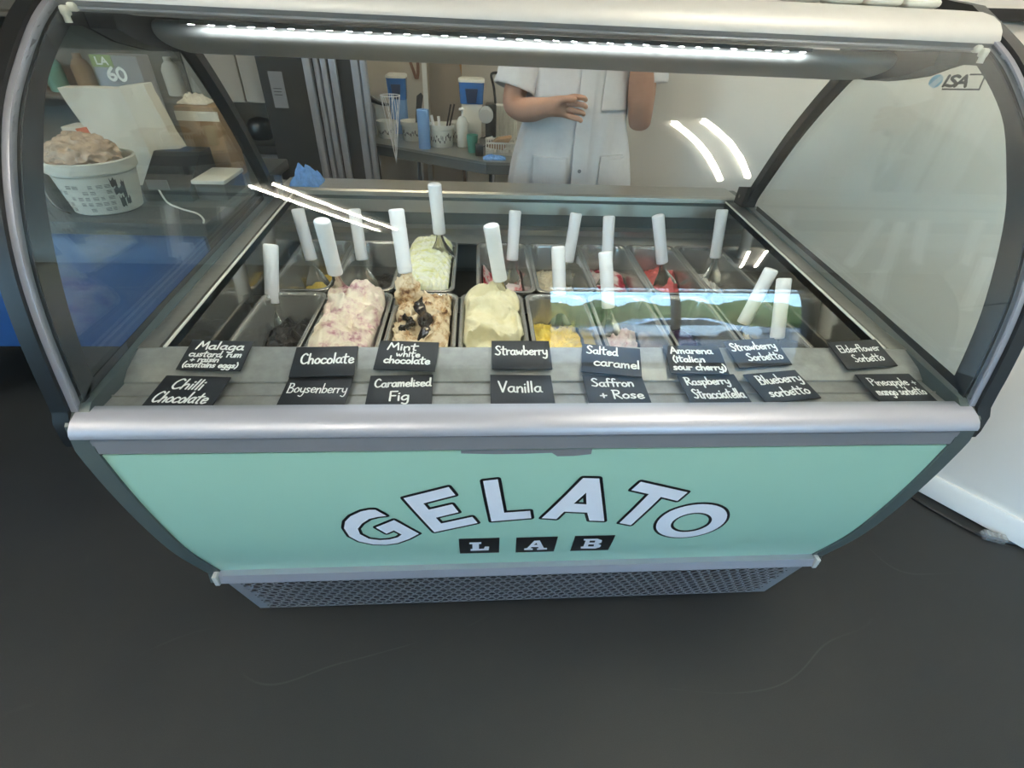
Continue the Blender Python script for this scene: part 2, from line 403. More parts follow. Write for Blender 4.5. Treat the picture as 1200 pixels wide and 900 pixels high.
# ------------------------------------------------------------------ street outside (seen mirrored in the glass)
def street():
    struct(MB().box((-14, -40, -.25), (26, -4.3, -.12)).build('ground_street', M['road'], None, 0))
    nx, nz = 150, 26; vs = []; fs = []
    prof = []
    for k in range(nz+1):                                   # rounded hedge section: front, crown, back
        a = -.5+(PI+1.0)*k/nz; prof.append((-math.cos(a)*1.15, .95+math.sin(a)*1.05))
    for i in range(nx+1):
        x = -9+31*i/nx; h = 1.5+.42*noise.noise(Vector((x*.45, 3, 0)))+.25*noise.noise(Vector((x*1.1, 7, 0)))
        for yy, zz in prof:
            p = Vector((x, yy, zz*2)); d = .28*fbm(p*1.1, 4)+.12*fbm(p*4.5, 2)
            vs.append(Vector((x+.3*noise.noise(p*2), -17-yy*-1*(1+d), -.12+max(0, zz*h*(1+d*.5)))))
    w = nz+1
    for i in range(nx):
        for k in range(nz): fs.append((i*w+k, i*w+k+1, (i+1)*w+k+1, (i+1)*w+k))
    for i in range(nx): fs.append((i*w, (i+1)*w, (i+1)*w+nz, i*w+nz))
    fs += [tuple(range(w)), tuple(nx*w+k for k in reversed(range(w)))]
    tag(MB().add(vs, fs).build('hedge', M['leaf'], None, 60), 'long green leafy hedge across the street, mirrored in the front glass', 'hedge')
    c = thing('car', 'silver car parked outside the street door', 'car', (4.6, -11.5, -.12))
    prof = [(-2.1, .25), (-2.12, .62), (-1.9, .78), (-1.15, .85), (-.55, 1.32), (.75, 1.36), (1.45, .92), (2.05, .82), (2.15, .5), (2.1, .25)]
    m = MB(); rings = []
    for k, (yy, s) in enumerate(((-.85, .93), (-.8, 1), (.8, 1), (.85, .93))):
        rings.append([Vector((4.6+x*(1 if abs(yy) < .82 else .985), -11.5+yy, .0+z*(s if z > .9 else 1)-.1)) for x, z in prof])
    n = len(prof); vs = [p for r in rings for p in r]; fs = []
    for i in range(3):
        for j in range(n): fs.append((i*n+j, i*n+(j+1) % n, (i+1)*n+(j+1) % n, (i+1)*n+j))
    m.add(vs, fs)
    for base in (0, 3*n): m.add([vs[base+j] for j in range(n)], [tuple(t) for t in tessellate_polygon([[vs[base+j] for j in range(n)]])])
    m.build('body', M['carbody'], c, 30)
    w = MB(); w.prism([(3.6, -10.64, .8), (4.12, -10.66, 1.14), (5.2, -10.66, 1.16), (5.85, -10.64, .82)], (0, .02, 0)); w.build('side_window', M['carglass'], c, 0)
    for x in (3.25, 5.95):
        for y in (-10.72, -12.28): MB().cyl((x, y-.1, .2), (x, y+.1, .2), .32, seg=24).build('wheel', M['black'], c)
    b = thing('awning', 'pale flat awning over the street pavement outside', 'awning', (3, -6.2, 2.3))
    MB().box((.2, -6.4, 2.34), (6.5, -5.9, 2.42), .01).build('roof', M['shade'], b, 30)
    for x in (.4, 6.2): MB().cyl((x, -6.1, -.12), (x, -6.1, 2.34), .04).build('post', M['greytrim'], b)
street()

# ------------------------------------------------------------------ the display case
CURVE = [(.016,.873),(.022,.905),(.028,.94),(.043,1.01),(.064,1.08),(.095,1.15),(.135,1.215),(.185,1.275),(.245,1.325),(.31,1.37),(.375,1.402)]
CURVE = [(v.x, v.y) for v in catmull(CURVE, 4)]
def offs(curve, d):
    out = []
    for i, (y, z) in enumerate(curve):
        a = curve[max(i-1, 0)]; b = curve[min(i+1, len(curve)-1)]
        t = Vector((b[0]-a[0], b[1]-a[1])).normalized(); out.append((y-t.y*d, z+t.x*d))      # +d = outwards, to the customer
    return out
PZ = [.28, .315, .46, .596, .712, .803]; PY = [.0905, .078, .0335, .007, -.0085, -.0165]
def panel_y(z):
    # smooth curve through the measured points
    pts = list(zip(PZ, PY))
    if z <= PZ[0]: return PY[0]+(PZ[0]-z)*.3
    for i in range(len(pts)-1):
        if z <= PZ[i+1]:
            t = (z-PZ[i])/(PZ[i+1]-PZ[i])
            g = lambda k: pts[min(max(k, 0), len(pts)-1)]
            def slope(k):
                a, b = g(k-1), g(k+1); return (b[1]-a[1])/(b[0]-a[0])
            h = PZ[i+1]-PZ[i]
            return (2*t**3-3*t*t+1)*PY[i]+(t**3-2*t*t+t)*h*slope(i)+(-2*t**3+3*t*t)*PY[i+1]+(t**3-t*t)*h*slope(i+1)
    return PY[-1]
case = thing('gelato_display_case', 'mint fronted gelato display case with curved glass and steel canopy', 'display case', (0, .55, 0))
def deckz(y): return .893+(y-.168)*.037/.83
def case_body():
    # carcass behind the mint panel
    zs = [.29+(.80-.29)*i/24 for i in range(25)]
    pf = [(panel_y(z), z) for z in zs]
    m = MB(); m.prismx(pf+[(.10, .80), (.16, .29)], -.745, .745); m.build('front_panel', M['mint'], case, 20)
    m = MB(); m.box((-.74, .18, .26), (.74, 1.10, .66)); m.box((-.735, 1.0, .66), (.735, 1.11, .925)); m.box((-.74, .2, .66), (-.712, 1.08, .885)); m.box((.712, .2, .66), (.74, 1.08, .885))
    m.box((-.74, .02, .80), (.74, .16, .845)); m.box((-.74, .10, .29), (.74, .2, .80))
    m.build('carcass', M['sidegrey'], case, 0)
    m = MB(); m.box((-.66, .17, .015), (.66, 1.02, .27)); m.build('plinth', M['blackmat'], case, 0)
    for sx in (-1, 1):
        out = [(panel_y(.30+(.815-.30)*i/20)-.004, .30+(.815-.30)*i/20) for i in range(21)]
        yz = [(.072, .27)]+out+[(-.012, .86), (.02, .884), (.93, .935), (1.12, .935), (1.12, .27)]
        m = MB(); m.prismx(yz, sx*.7455, sx*.778); m.build('side_panel', M['sidegrey'], case, 25)
    # silver strip over the grille
    m = MB(); m.prismx([(.0755, .3115), (.064, .311), (.060, .284), (.066, .279), (.12, .279), (.12, .3115)], -.745, .745); m.build('kick_strip', M['alu'], case, 30)
    for sx in (-1, 1): MB().box((sx*.7475, .058, .278), (sx*.7590, .09, .313), .002).build('end_cap', M['alumat'], case, 30)
    # perforated kick grille (real holes)
    m = MB(); za, ya, zb, yb = .279, .073, .03, .136
    rows, pitch = 10, .0268; cell = (za-zb-.012)/rows*1.0
    def P(x, s, d=0): # s 0 top..1 bottom
        return Vector((x, ya+(yb-ya)*s+d*.97, za+(zb-za)*s-d*.25))
    H = math.hypot(za-zb, yb-ya); s0 = .006/H
    n = 8; rr = .0099
    for r in range(rows):
        sc_ = s0+(r+.5)*(1-2*s0)/rows; hs = (1-2*s0)/rows/2
        off = 0 if r % 2 else pitch/2
        nx = int(1.46/pitch)-1; x_start = -nx*pitch/2-pitch/4+off
        for i in range(nx):
            cx = x_start+(i+.5)*pitch; hx = pitch/2
            sq = []; ci = []
            for k in range(n):
                a = 2*PI*k/n+PI/8; c, s_ = math.cos(a), math.sin(a)
                q = max(abs(c), abs(s_)); sq.append(P(cx+hx*c/q, sc_+hs*s_/q)); ci.append((c, s_))
            inn = [P(cx+rr*c, sc_+rr/H*s_) for c, s_ in ci]; back = [P(cx+rr*c, sc_+rr/H*s_, .003) for c, s_ in ci]
            fs = []
            for k in range(n):
                k2 = (k+1) % n; fs += [(k, k2, n+k2, n+k), (n+k, n+k2, 2*n+k2, 2*n+k)]
            m.add(sq+inn+back, fs)
        # row ends
        xa = x_start; xb = x_start+nx*pitch
        for u, v in ((-.745, xa), (xb, .745)): m.add([P(u, sc_-hs), P(v, sc_-hs), P(v, sc_+hs), P(u, sc_+hs)], [(0, 1, 2, 3)])
    for sa, sb in ((0, s0), (1-s0, 1)): m.add([P(-.745, sa), P(.745, sa), P(.745, sb), P(-.745, sb)], [(0, 1, 2, 3)])
    m.build('kick_grille', M['greytrim'], case, 30)
    # bumper and the two toned ledge under it
    bp = [(.022, .8745), (.004, .8742), (-.012, .869), (-.022, .862), (-.0275, .8535), (-.028, .8465), (-.022, .8425), (.022, .8425)]
    MB().prismx(bp, -.766, .766).build('bumper', M['alu'], case, 50)
    MB().prismx([(.02, .8425), (-.008, .8425), (-.0125, .8385), (-.0185, .834), (-.0195, .806), (-.012, .802), (.02, .80)], -.748, .748).build('ledge_trim', M['greytrim'], case, 25)
    # torn edge of the vinyl below the ledge
    z0 = .803
    edge = []
    for x, z in [[-0.1544,0.7948],[-0.0954,0.7917],[-0.0453,0.7917],[0.005,0.7936],[0.0156,0.7837],[0.0444,0.7841],[0.0759,0.7884],[0.0814,0.7941]][:-1]: edge.append(Vector((x, 0, z)))
    top = [Vector((edge[-1].x, 0, z0)), Vector((edge[0].x, 0, z0))]
    poly = [v for v in edge]+top
    poly = [Vector((v.x, panel_y(min(v.z, z0))-.0012, v.z)) for v in poly]
    m = MB(); m.add(poly, [tuple(t) for t in tessellate_polygon([poly])]); m.build('torn_vinyl_edge', M['greytrim'], case, 0)
    # well
    zf = .672
    for sx in (-1, 1):
        m = MB(); m.prismx([(.168, zf), (.168, deckz(.168)), (1.0, deckz(1.0)), (1.0, zf)], sx*.70, sx*.711); m.build('well_side', M['mirror'], case, 0)
    m = MB(); m.box((-.711, .16, zf-.012), (.711, 1.0, zf)); m.build('well_floor', M['blackmat'], case, 0)
    m = MB(); m.box((-.70, .172, zf), (.70, .176, .86)); m.build('well_front', M['steel'], case, 0)
    m = MB(); m.box((-.70, .5865, .735), (.70, .5895, .782)); m.build('pan_rail', M['steel'], case, 0)
    m = MB(); m.prismx([(.958, .79), (.985, .81), (.985, .832), (.97, .834), (.995, .838), (1.0, .838), (1.0, .80), (.97, .78)], -.70, .70); m.build('rear_lip', M['steel'], case, 25)
    m = MB(); m.box((-.70, 1.02, .825), (.70, 1.03, .885)); m.build('air_slot', M['blackmat'], case, 0)
    m = MB(); m.prismx([(.995, .878), (1.003, .937), (1.012, .942), (1.125, .942), (1.125, .93), (1.01, .93), (1.005, .878)], -.745, .745); m.build('rear_shelf', M['steel'], case, 25)
    for sx in (-1, 1):
        m = MB(); m.prismx([(.166, deckz(.166)-.02), (.166, deckz(.166)), (1.0, deckz(1.0)), (1.0, deckz(1.0)-.02)], sx*.7, sx*.748)
        m.build('side_deck', M['steel'], case, 0)
        m = MB(); m.tube([(sx*.7, .167, deckz(.167)+.001), (sx*.7, 1.0, deckz(1.0)+.001)], .0028, 8); m.build('deck_edge', M['plastwhite'], case)
    # stepped front ledge for the flavour cards
    st = [(.018, .85), (.018, .8635), (.060, .8625), (.0605, .8655), (.062, .8658), (.0625, .8625), (.097, .8625), (.0975, .8665), (.099, .867), (.118, .8785), (.12, .8792), (.1665, .8925), (.169, .893), (.176, .8895), (.176, .85)]
    MB().prismx(st, -.748, .748).build('card_ledge', M['deckstep'], case, 20)
case_body()
def case_glass():
    C = CURVE; O = offs(C, .006)
    m = MB(); m.prismx(C+O[::-1], -.762, .762); g = m.build('front_glass', M['glassf'], case, 60)
    rear = [(.665, 1.338), (.715, 1.285), (.765, 1.226), (.815, 1.158), (.86, 1.085), (.90, 1.012), (.937, .942)]
    rear = [(v.x, v.y) for v in catmull(rear, 3)]
    inner = offs(C, -.004)
    outline = inner[1:]+[(.50, 1.395), (.64, 1.375)]+rear+[(.3, .910), (.02, .887)]
    front_in = [(.058, .905), (.068, .955), (.085, 1.02), (.113, 1.095), (.15, 1.172), (.19, 1.228), (.243, 1.291), (.300, 1.334), (.356, 1.366)]
    front_in = [(v.x, v.y) for v in catmull(front_in, 3)]
    top_in = [(.385, 1.365), (.41, 1.357), (.45, 1.341), (.50, 1.331), (.56, 1.3215), (.62, 1.318), (.68, 1.318)]
    for sx in (-1, 1):
        e = MB(); e.prismx(outline, sx*.757, sx*.763).build('end_glass', M['glasse'], case, 0)
        eg = case.children[-1] if False else [o for o in case.children if o.name.startswith('end_glass')][-1]
        b = MB(); q = offs(C, -.002)
        n0, n1 = len(q), len(front_in)
        # resample the outer curve to the inner count
        qs = [q[round(i*(n0-1)/(n1-1))] for i in range(n1)]
        for i in range(n1-1):
            b.prismx([qs[i], qs[i+1], front_in[i+1], front_in[i]], sx*.7555, sx*.757)
        b.prismx([qs[-1], (.50, 1.395), (.665, 1.375), (.665, 1.338)]+top_in[::-1]+[front_in[-1]], sx*.7555, sx*.757)
        b.prismx([(.016, .886), (.3, .909), (.9, .938), (.9, .95), (.3, .920), (.058, .905)], sx*.7555, sx*.757)
        b.build('glass_border', M['serig'], e_parent(sx), 0)
        # rear arc post
        r2 = offs(rear, .026)
        MB().prismx(rear+r2[::-1], sx*.735, sx*.765).build('rear_post', M['black'], case, 40)
        MB().prismx([(.935, .935), (.99, .935), (.985, .985), (.925, 1.0)], sx*.722, sx*.768).build('post_foot', M['blackmat'], case, 20)
        MB().cyl((sx*.733, .962, .962), (sx*.72, .962, .962), .006, seg=10).build('screw', M['chrome'], case)
        # black rubber end frame and the steel strip along the glass
        O1 = offs(C, .016); I1 = offs(C, -.03)
        tail = [(.02, .815), (-.012, .806), (-.022, .812), (-.022, .85)]
        o1 = [(-.012, .83), (-.008, .862)]+O1+[(.45, 1.452), (.60, 1.47), (.74, 1.455), (.74, 1.40), (.50, 1.41)]
        poly = o1+I1[::-1]+[(.03, .86), (.02, .815), (-.004, .808), (-.011, .815)]
        MB().prismx(poly, sx*.772, sx*.797).build('end_frame', M['black'], case, 40)
        a1 = offs(C, .0095); a2 = offs(C, -.002)
        MB().prismx(a1+a2[::-1], sx*.762, sx*.7725).build('steel_strip', M['alu'], case, 40)
        # white clip at the top front corner
        m = MB(); m.box((sx*.744, .342, 1.378), (sx*.756, .356, 1.392), .004); m.box((sx*.735, .350, 1.384), (sx*.748, .364, 1.396), .004); m.cyl((sx*.750, .347, 1.370), (sx*.750, .347, 1.38), .005, seg=12)
        m.build('glass_clip', M['plastwhite'], case)
def e_parent(sx):
    return [o for o in COL.objects if o.name.startswith('end_glass') and (sum(v.co.x for v in o.data.vertices)*sx) > 0][-1]
case_glass()
def canopy():
    # silver front rail
    MB().prismx([(.352, 1.398), (.352, 1.404), (.358, 1.416), (.370, 1.427), (.39, 1.436), (.42, 1.442), (.47, 1.444), (.74, 1.444), (.74, 1.438), (.45, 1.434), (.39, 1.40)], -.772, .772).build('canopy_rail', M['alumat'], case, 50)
    m = MB(); m.prismx([(.354, 1.398), (.390, 1.398), (.392, 1.388), (.372, 1.384), (.36, 1.388)], -.765, .765); m.build('glass_clamp', M['greytrim'], case, 20)
    m = MB(); m.prismx([(.358, 1.391), (.366, 1.3885), (.366, 1.386), (.356, 1.388)], -.76, .76); m.build('clamp_lip', M['alu'], case, 20)
    m = MB(); m.prismx([(.392, 1.392), (.392, 1.386), (.47, 1.379), (.66, 1.372), (.69, 1.372), (.73, 1.40), (.73, 1.438), (.45, 1.434)], -.752, .752); m.build('canopy_box', M['canopyg'], case, 20)
    for sx in (-1, 1):
        m = MB(); m.prismx([(.40, 1.394), (.40, 1.362), (.46, 1.34), (.56, 1.322), (.68, 1.318), (.70, 1.36), (.70, 1.394)], sx*.712, sx*.7545); m.build('canopy_bracket', M['blackmat'], case, 30)
    # lamp: rounded aluminium housing with a strip of diodes along its upper front
    lamp = case
    prof = []
    for i in range(25):
        a = 2*PI*i/24
        prof.append((.575+(.085)*math.copysign(abs(math.cos(a))**.8, math.cos(a)), 1.345+.021*math.copysign(abs(math.sin(a))**.8, math.sin(a))-.0*math.cos(a)))
    q = R(-12)
    prof = [(.575+(y-.575)*math.cos(q)-(z-1.345)*math.sin(q), 1.345+(y-.575)*math.sin(q)+(z-1.345)*math.cos(q)) for y, z in prof[:-1]]
    lt = MB().prismx(prof, -.705, .705).build('lamp_housing', M['lamp'], case, 50)
    MB().box((-.70, .645, 1.314), (.70, .662, 1.322), .002).build('rear_bead', M['alu'], case, 30)
    b = MB(); b.box((-.635, .454, 1.371), (.505, .484, 1.377)); b.build('diode_board', M['ledstrip'], lt, 0)
    m = MB(); n = 34
    for i in range(n):
        x = -.62+1.11*i/(n-1)
        for x0, x1, y0, y1 in ((x-.005, x+.005, .4575, .4625), (x+.011, x+.020, .474, .480)):
            m.add([(x0, y0, 1.3705), (x1, y0, 1.3705), (x1, y1, 1.3705), (x0, y1, 1.3705)], [(0, 3, 2, 1)])
    m.build('diodes', M['led'], lt, 0)
canopy()

# lettering on the mint panel
def poly_on_panel(loops, d, maxlen=.02):
    pl = [[Vector((x, z, 0)) for x, z in lp] for lp in loops]
    flat = [v for l in pl for v in l]
    bm = bmesh.new(); vs = [bm.verts.new(v) for v in flat]
    for t in tessellate_polygon(pl):
        try: bm.faces.new([vs[i] for i in t])
        except ValueError: pass
    for _ in range(4):
        es = [e for e in bm.edges if e.calc_length() > maxlen]
        if not es: break
        bmesh.ops.subdivide_edges(bm, edges=es, cuts=1); bmesh.ops.triangulate(bm, faces=bm.faces)
    for v in bm.verts: v.co = Vector((v.co.x, panel_y(v.co.y)-d, v.co.y))
    return bm
def outline_on_panel(loop, w, d):
    'band of half width w with rounded joins along a closed loop, laid on the panel'
    m = MB(); n = len(loop)
    P = lambda x, z: Vector((x, panel_y(z)-d, z))
    for i in range(n):
        a = Vector(loop[i]); b = Vector(loop[(i+1) % n]); L = (b-a).length
        if L < 1e-6: continue
        t = (b-a)/L; nn = Vector((-t.y, t.x)); k = max(1, int(L/.02))
        for j in range(k):
            p = a+t*L*j/k; q = a+t*L*(j+1)/k
            m.add([P(*(p+nn*w)), P(*(q+nn*w)), P(*(q-nn*w)), P(*(p-nn*w))], [(0, 1, 2, 3)])
        m.add([P(a.x+w*math.cos(2*PI*k/10), a.y+w*math.sin(2*PI*k/10)) for k in range(10)], [tuple(range(10))])
    return m
LET = {"G":[[[-0.3259,0.6247],[-0.308,0.6],[-0.3249,0.5967],[-0.3436,0.5893],[-0.3609,0.5708],[-0.3731,0.5492],[-0.3729,0.5244],[-0.3583,0.5015],[-0.3371,0.4933],[-0.316,0.4957],[-0.2974,0.5051],[-0.2875,0.5183],[-0.3009,0.5382],[-0.3183,0.5241],[-0.336,0.5529],[-0.2952,0.5824],[-0.251,0.5205],[-0.2742,0.496],[-0.3015,0.4754],[-0.3275,0.4678],[-0.3538,0.4712],[-0.3812,0.4888],[-0.3966,0.5156],[-0.4,0.5529],[-0.3927,0.5801],[-0.378,0.6015],[-0.3542,0.6193],[-0.3379,0.6251]]],"E":[[[-0.2673,0.6638],[-0.1801,0.6984],[-0.1685,0.671],[-0.2312,0.6444],[-0.2227,0.6207],[-0.1758,0.6392],[-0.1643,0.6085],[-0.2108,0.5885],[-0.2015,0.5639],[-0.1371,0.589],[-0.1264,0.5627],[-0.218,0.5256]]],"L":[[[-0.116,0.7155],[-0.0887,0.7202],[-0.0727,0.6029],[-0.0203,0.6083],[-0.0157,0.5781],[-0.098,0.5678]]],"A":[[[0.0059,0.5771],[0.0712,0.7198],[0.1025,0.7173],[0.1415,0.5581],[0.1087,0.562],[0.0984,0.5962],[0.0499,0.6022],[0.0374,0.5717]],[[0.0653,0.6325],[0.0844,0.6714],[0.0918,0.6289]]],"T":[[[0.1725,0.6773],[0.1851,0.7047],[0.2889,0.6661],[0.2771,0.6348],[0.2388,0.6512],[0.2035,0.537],[0.1759,0.5483],[0.2113,0.6623]]],"O":[[[0.4053,0.5719],[0.4,0.5828],[0.3932,0.5928],[0.3855,0.6011],[0.3768,0.6078],[0.3671,0.6133],[0.3566,0.6173],[0.3456,0.6198],[0.3344,0.6208],[0.3231,0.6202],[0.312,0.618],[0.3014,0.6144],[0.2914,0.6093],[0.2824,0.6029],[0.2744,0.5952],[0.2682,0.5855],[0.2635,0.5749],[0.2604,0.5635],[0.2591,0.5516],[0.2596,0.5395],[0.2621,0.5273],[0.2663,0.5155],[0.2724,0.5045],[0.2801,0.4943],[0.2894,0.4855],[0.2999,0.4782],[0.3114,0.4727],[0.3237,0.4692],[0.3362,0.4678],[0.3488,0.4684],[0.3609,0.4712],[0.3724,0.4761],[0.3827,0.4828],[0.3918,0.4912],[0.3992,0.501],[0.405,0.5119],[0.4088,0.5236],[0.4108,0.5357],[0.4108,0.5481],[0.4089,0.5602]],[[0.3775,0.5557],[0.3738,0.5635],[0.3686,0.5705],[0.3623,0.5764],[0.355,0.5809],[0.3471,0.5841],[0.3387,0.5858],[0.3303,0.5858],[0.3222,0.5842],[0.3145,0.5811],[0.3076,0.5765],[0.3016,0.5707],[0.297,0.5638],[0.2937,0.556],[0.2921,0.5477],[0.2921,0.539],[0.2938,0.5304],[0.2972,0.5223],[0.3021,0.5149],[0.3084,0.5084],[0.3159,0.5032],[0.3241,0.4997],[0.3329,0.4979],[0.3419,0.4977],[0.3506,0.4995],[0.3587,0.5029],[0.3659,0.5079],[0.3718,0.5144],[0.3763,0.5218],[0.3792,0.5299],[0.3803,0.5385],[0.3798,0.5472]]]}
TILE = [[[[-0.1681,0.4883],[-0.0786,0.4896],[-0.0767,0.3956],[-0.168,0.3954]],[[[-0.1452,0.4681],[-0.1188,0.4684],[-0.1187,0.459],[-0.1239,0.4582],[-0.1239,0.4276],[-0.1125,0.428],[-0.1106,0.4415],[-0.1005,0.4407],[-0.1017,0.4158],[-0.1432,0.4153],[-0.143,0.4279],[-0.1386,0.4288],[-0.1386,0.4582],[-0.1453,0.4587]]]],[[[-0.0416,0.4875],[0.051,0.4878],[0.0533,0.3928],[-0.0374,0.3925]],[[[-0.0186,0.4116],[-0.0194,0.4219],[-0.013,0.4239],[-0.0006,0.469],[0.0121,0.4702],[0.0261,0.4234],[0.0336,0.4228],[0.0351,0.41],[0.0117,0.4093],[0.0107,0.4195],[0.0146,0.4218],[0.0121,0.4295],[-0.0028,0.4307],[-0.0046,0.4233],[0.0006,0.4203],[0.0016,0.4101]],[[0.0009,0.444],[0.0061,0.4569],[0.0091,0.4433]]]],[[[0.0892,0.4885],[0.1806,0.488],[0.1844,0.3928],[0.0925,0.3936]],[[[0.1151,0.4113],[0.1129,0.4242],[0.1184,0.4263],[0.1176,0.4623],[0.1123,0.4645],[0.112,0.4718],[0.1428,0.472],[0.1553,0.4621],[0.1566,0.4482],[0.1506,0.4412],[0.1595,0.4307],[0.1596,0.4181],[0.1505,0.4085]],[[0.1275,0.4618],[0.1399,0.4611],[0.1406,0.4493],[0.128,0.4503]],[[0.1287,0.438],[0.1414,0.437],[0.1431,0.4244],[0.1294,0.4255]]]]]
def lettering():
    for ch, loops in LET.items():
        m = MB()
        for lp in loops:
            q = outline_on_panel(lp, .0062, .0010); m.add(q.v, q.f)
        m.cur = 1; bm = poly_on_panel(loops, .0016); m.bm(bm)
        o = m.build('letter', [M['vinylblack'], M['vinylwhite']], case, 0); o['label'] = 'white letter %s with a black outline' % ch
    for (t, lt), ch in zip(TILE, 'LAB'):
        o = MB().bm(poly_on_panel([t], .0008)).build('letter_tile', M['vinylblack'], case, 0); o['label'] = 'black tile with a white slab letter %s' % ch
        MB().bm(poly_on_panel(lt, .0013, .01)).build('tile_letter', M['vinylwhite'], o, 0)
lettering()

# ------------------------------------------------------------------ hand lettering
GL = {
'a': (.55, [[(.42,.45),(.25,.5),(.08,.35),(.08,.12),(.22,0),(.38,.12),(.42,.45)],[(.43,.48),(.42,.1),(.52,0)]]),
'b': (.5, [[(.08,1),(.08,0)],[(.08,.12),(.22,0),(.4,.1),(.42,.34),(.28,.48),(.08,.34)]]),
'c': (.48, [[(.42,.42),(.25,.5),(.08,.35),(.08,.12),(.25,0),(.44,.08)]]),
'd': (.56, [[(.42,.42),(.25,.5),(.08,.3),(.1,.08),(.25,0),(.42,.15)],[(.45,1),(.43,.1),(.52,0)]]),
'e': (.48, [[(.1,.25),(.4,.3),(.36,.46),(.22,.5),(.08,.35),(.1,.1),(.25,0),(.44,.1)]]),
'f': (.4, [[(.4,.92),(.28,1),(.18,.85),(.16,0)],[(.02,.5),(.36,.52)]]),
'g': (.54, [[(.42,.45),(.25,.5),(.08,.32),(.1,.08),(.24,.02),(.42,.2)],[(.44,.48),(.43,-.2),(.3,-.38),(.1,-.3)]]),
'h': (.5, [[(.08,1),(.08,0)],[(.08,.28),(.22,.48),(.37,.42),(.4,0)]]),
'i': (.2, [[(.08,.5),(.09,0)],[(.08,.72),(.1,.76)]]),
'l': (.22, [[(.09,1),(.09,0)]]),
'm': (.68, [[(.06,.5),(.06,0)],[(.06,.3),(.18,.5),(.29,.42),(.3,0)],[(.3,.3),(.44,.5),(.54,.42),(.56,0)]]),
'n': (.5, [[(.08,.5),(.08,0)],[(.08,.28),(.24,.5),(.38,.42),(.4,0)]]),
'o': (.5, [[(.25,.5),(.08,.32),(.1,.08),(.25,0),(.4,.1),(.42,.35),(.25,.5)]]),
'p': (.5, [[(.08,.5),(.08,-.38)],[(.08,.38),(.25,.5),(.42,.34),(.36,.06),(.2,0),(.08,.1)]]),
'r': (.38, [[(.08,.5),(.08,0)],[(.08,.28),(.2,.47),(.36,.46)]]),
's': (.44, [[(.36,.44),(.22,.5),(.1,.4),(.2,.27),(.34,.15),(.24,.01),(.05,.05)]]),
't': (.44, [[(.2,.92),(.18,.1),(.32,0)],[(0,.6),(.44,.64)]]),
'u': (.52, [[(.08,.5),(.08,.12),(.2,0),(.36,.08),(.42,.4)],[(.42,.5),(.45,0)]]),
'w': (.66, [[(.05,.5),(.14,.05),(.29,.38)],[(.29,.38),(.42,.02),(.57,.5)]]),
'y': (.5, [[(.08,.5),(.1,.2),(.24,.08),(.4,.2)],[(.43,.5),(.41,-.1),(.28,-.38),(.06,-.3)]]),
'A': (.62, [[(0,0),(.28,1)],[(.28,1),(.56,0)],[(.1,.35),(.48,.38)]]),
'B': (.58, [[(.08,1),(.08,0)],[(.02,1),(.36,.96),(.4,.66),(.1,.52)],[(.1,.52),(.48,.42),(.42,.04),(.04,0)]]),
'C': (.6, [[(.5,.85),(.3,1),(.08,.7),(.08,.25),(.3,0),(.58,.14)]]),
'E': (.52, [[(.45,.98),(.08,.98)],[(.08,.98),(.08,.02)],[(.08,.02),(.48,.02)],[(.08,.52),(.4,.52)]]),
'F': (.5, [[(.48,.98),(.08,.98)],[(.08,.98),(.08,0)],[(.08,.52),(.38,.52)]]),
'L': (.5, [[(.08,1),(.08,.02)],[(.08,.02),(.44,.02)]]),
'M': (.76, [[(0,0),(.16,1)],[(.16,1),(.36,.35)],[(.36,.35),(.6,1)],[(.6,1),(.68,0)]]),
'P': (.52, [[(.08,1),(.08,0)],[(.02,1),(.4,.95),(.42,.6),(.1,.48)]]),
'R': (.58, [[(.08,1),(.08,0)],[(.02,1),(.4,.95),(.42,.62),(.12,.5)],[(.16,.5),(.54,0)]]),
'S': (.54, [[(.46,.88),(.28,1),(.08,.82),(.24,.55),(.44,.3),(.3,.02),(.02,.1)]]),
'V': (.56, [[(0,1),(.26,0)],[(.26,0),(.52,1)]]),
'I': (.3, [[(.12,1),(.12,0)]]),
'6': (.5, [[(.36,1),(.14,.6),(.08,.25),(.24,0),(.42,.2),(.34,.46),(.12,.4)]]),
'0': (.52, [[(.25,1),(.08,.75),(.08,.25),(.25,0),(.42,.25),(.42,.75),(.25,1)]]),
'+': (.5, [[(.06,.32),(.44,.34)],[(.25,.55),(.25,.1)]]),
',': (.2, [[(.1,.08),(.04,-.16)]]),
'(': (.3, [[(.24,1.0),(.08,.6),(.08,.2),(.22,-.15)]]),
')': (.3, [[(.06,1.0),(.22,.6),(.22,.2),(.06,-.15)]]),
' ': (.34, []),
}
def text_mesh(m, text, x0, x1, y, size, pen, put, slant=0, jit=.02, seed=0):
    'hand drawn strokes between x0 and x1 on baseline y; put(x, y, d) gives the point in space'
    rg = random.Random(text+str(seed)); W = sum(GL[c][0] for c in text); k = (x1-x0)/W; x = x0
    for c in text:
        w, strokes = GL[c]; dy = rg.uniform(-jit, jit)*size*1.5
        for st in strokes:
            pts = catmull(st, 4)
            pts = [Vector((x+(p.x)*k+slant*p.y*size, y+dy+p.y*size)) for p in pts]
            n = len(pts)
            L_, R_ = [], []
            for i in range(n):
                t = pts[min(i+1, n-1)]-pts[max(i-1, 0)]
                t = t.normalized() if t.length > 1e-9 else Vector((1, 0))
                nn = Vector((-t.y, t.x))*pen; L_.append(pts[i]+nn); R_.append(pts[i]-nn)
            m.add([put(*p) for p in L_]+[put(*p) for p in R_], [(i, i+1, n+i+1, n+i) for i in range(n-1)])
            for e in (pts[0], pts[-1]):
                m.add([put(e.x+pen*math.cos(2*PI*j/8), e.y+pen*math.sin(2*PI*j/8)) for j in range(8)], [tuple(range(8))])
        x += w*k
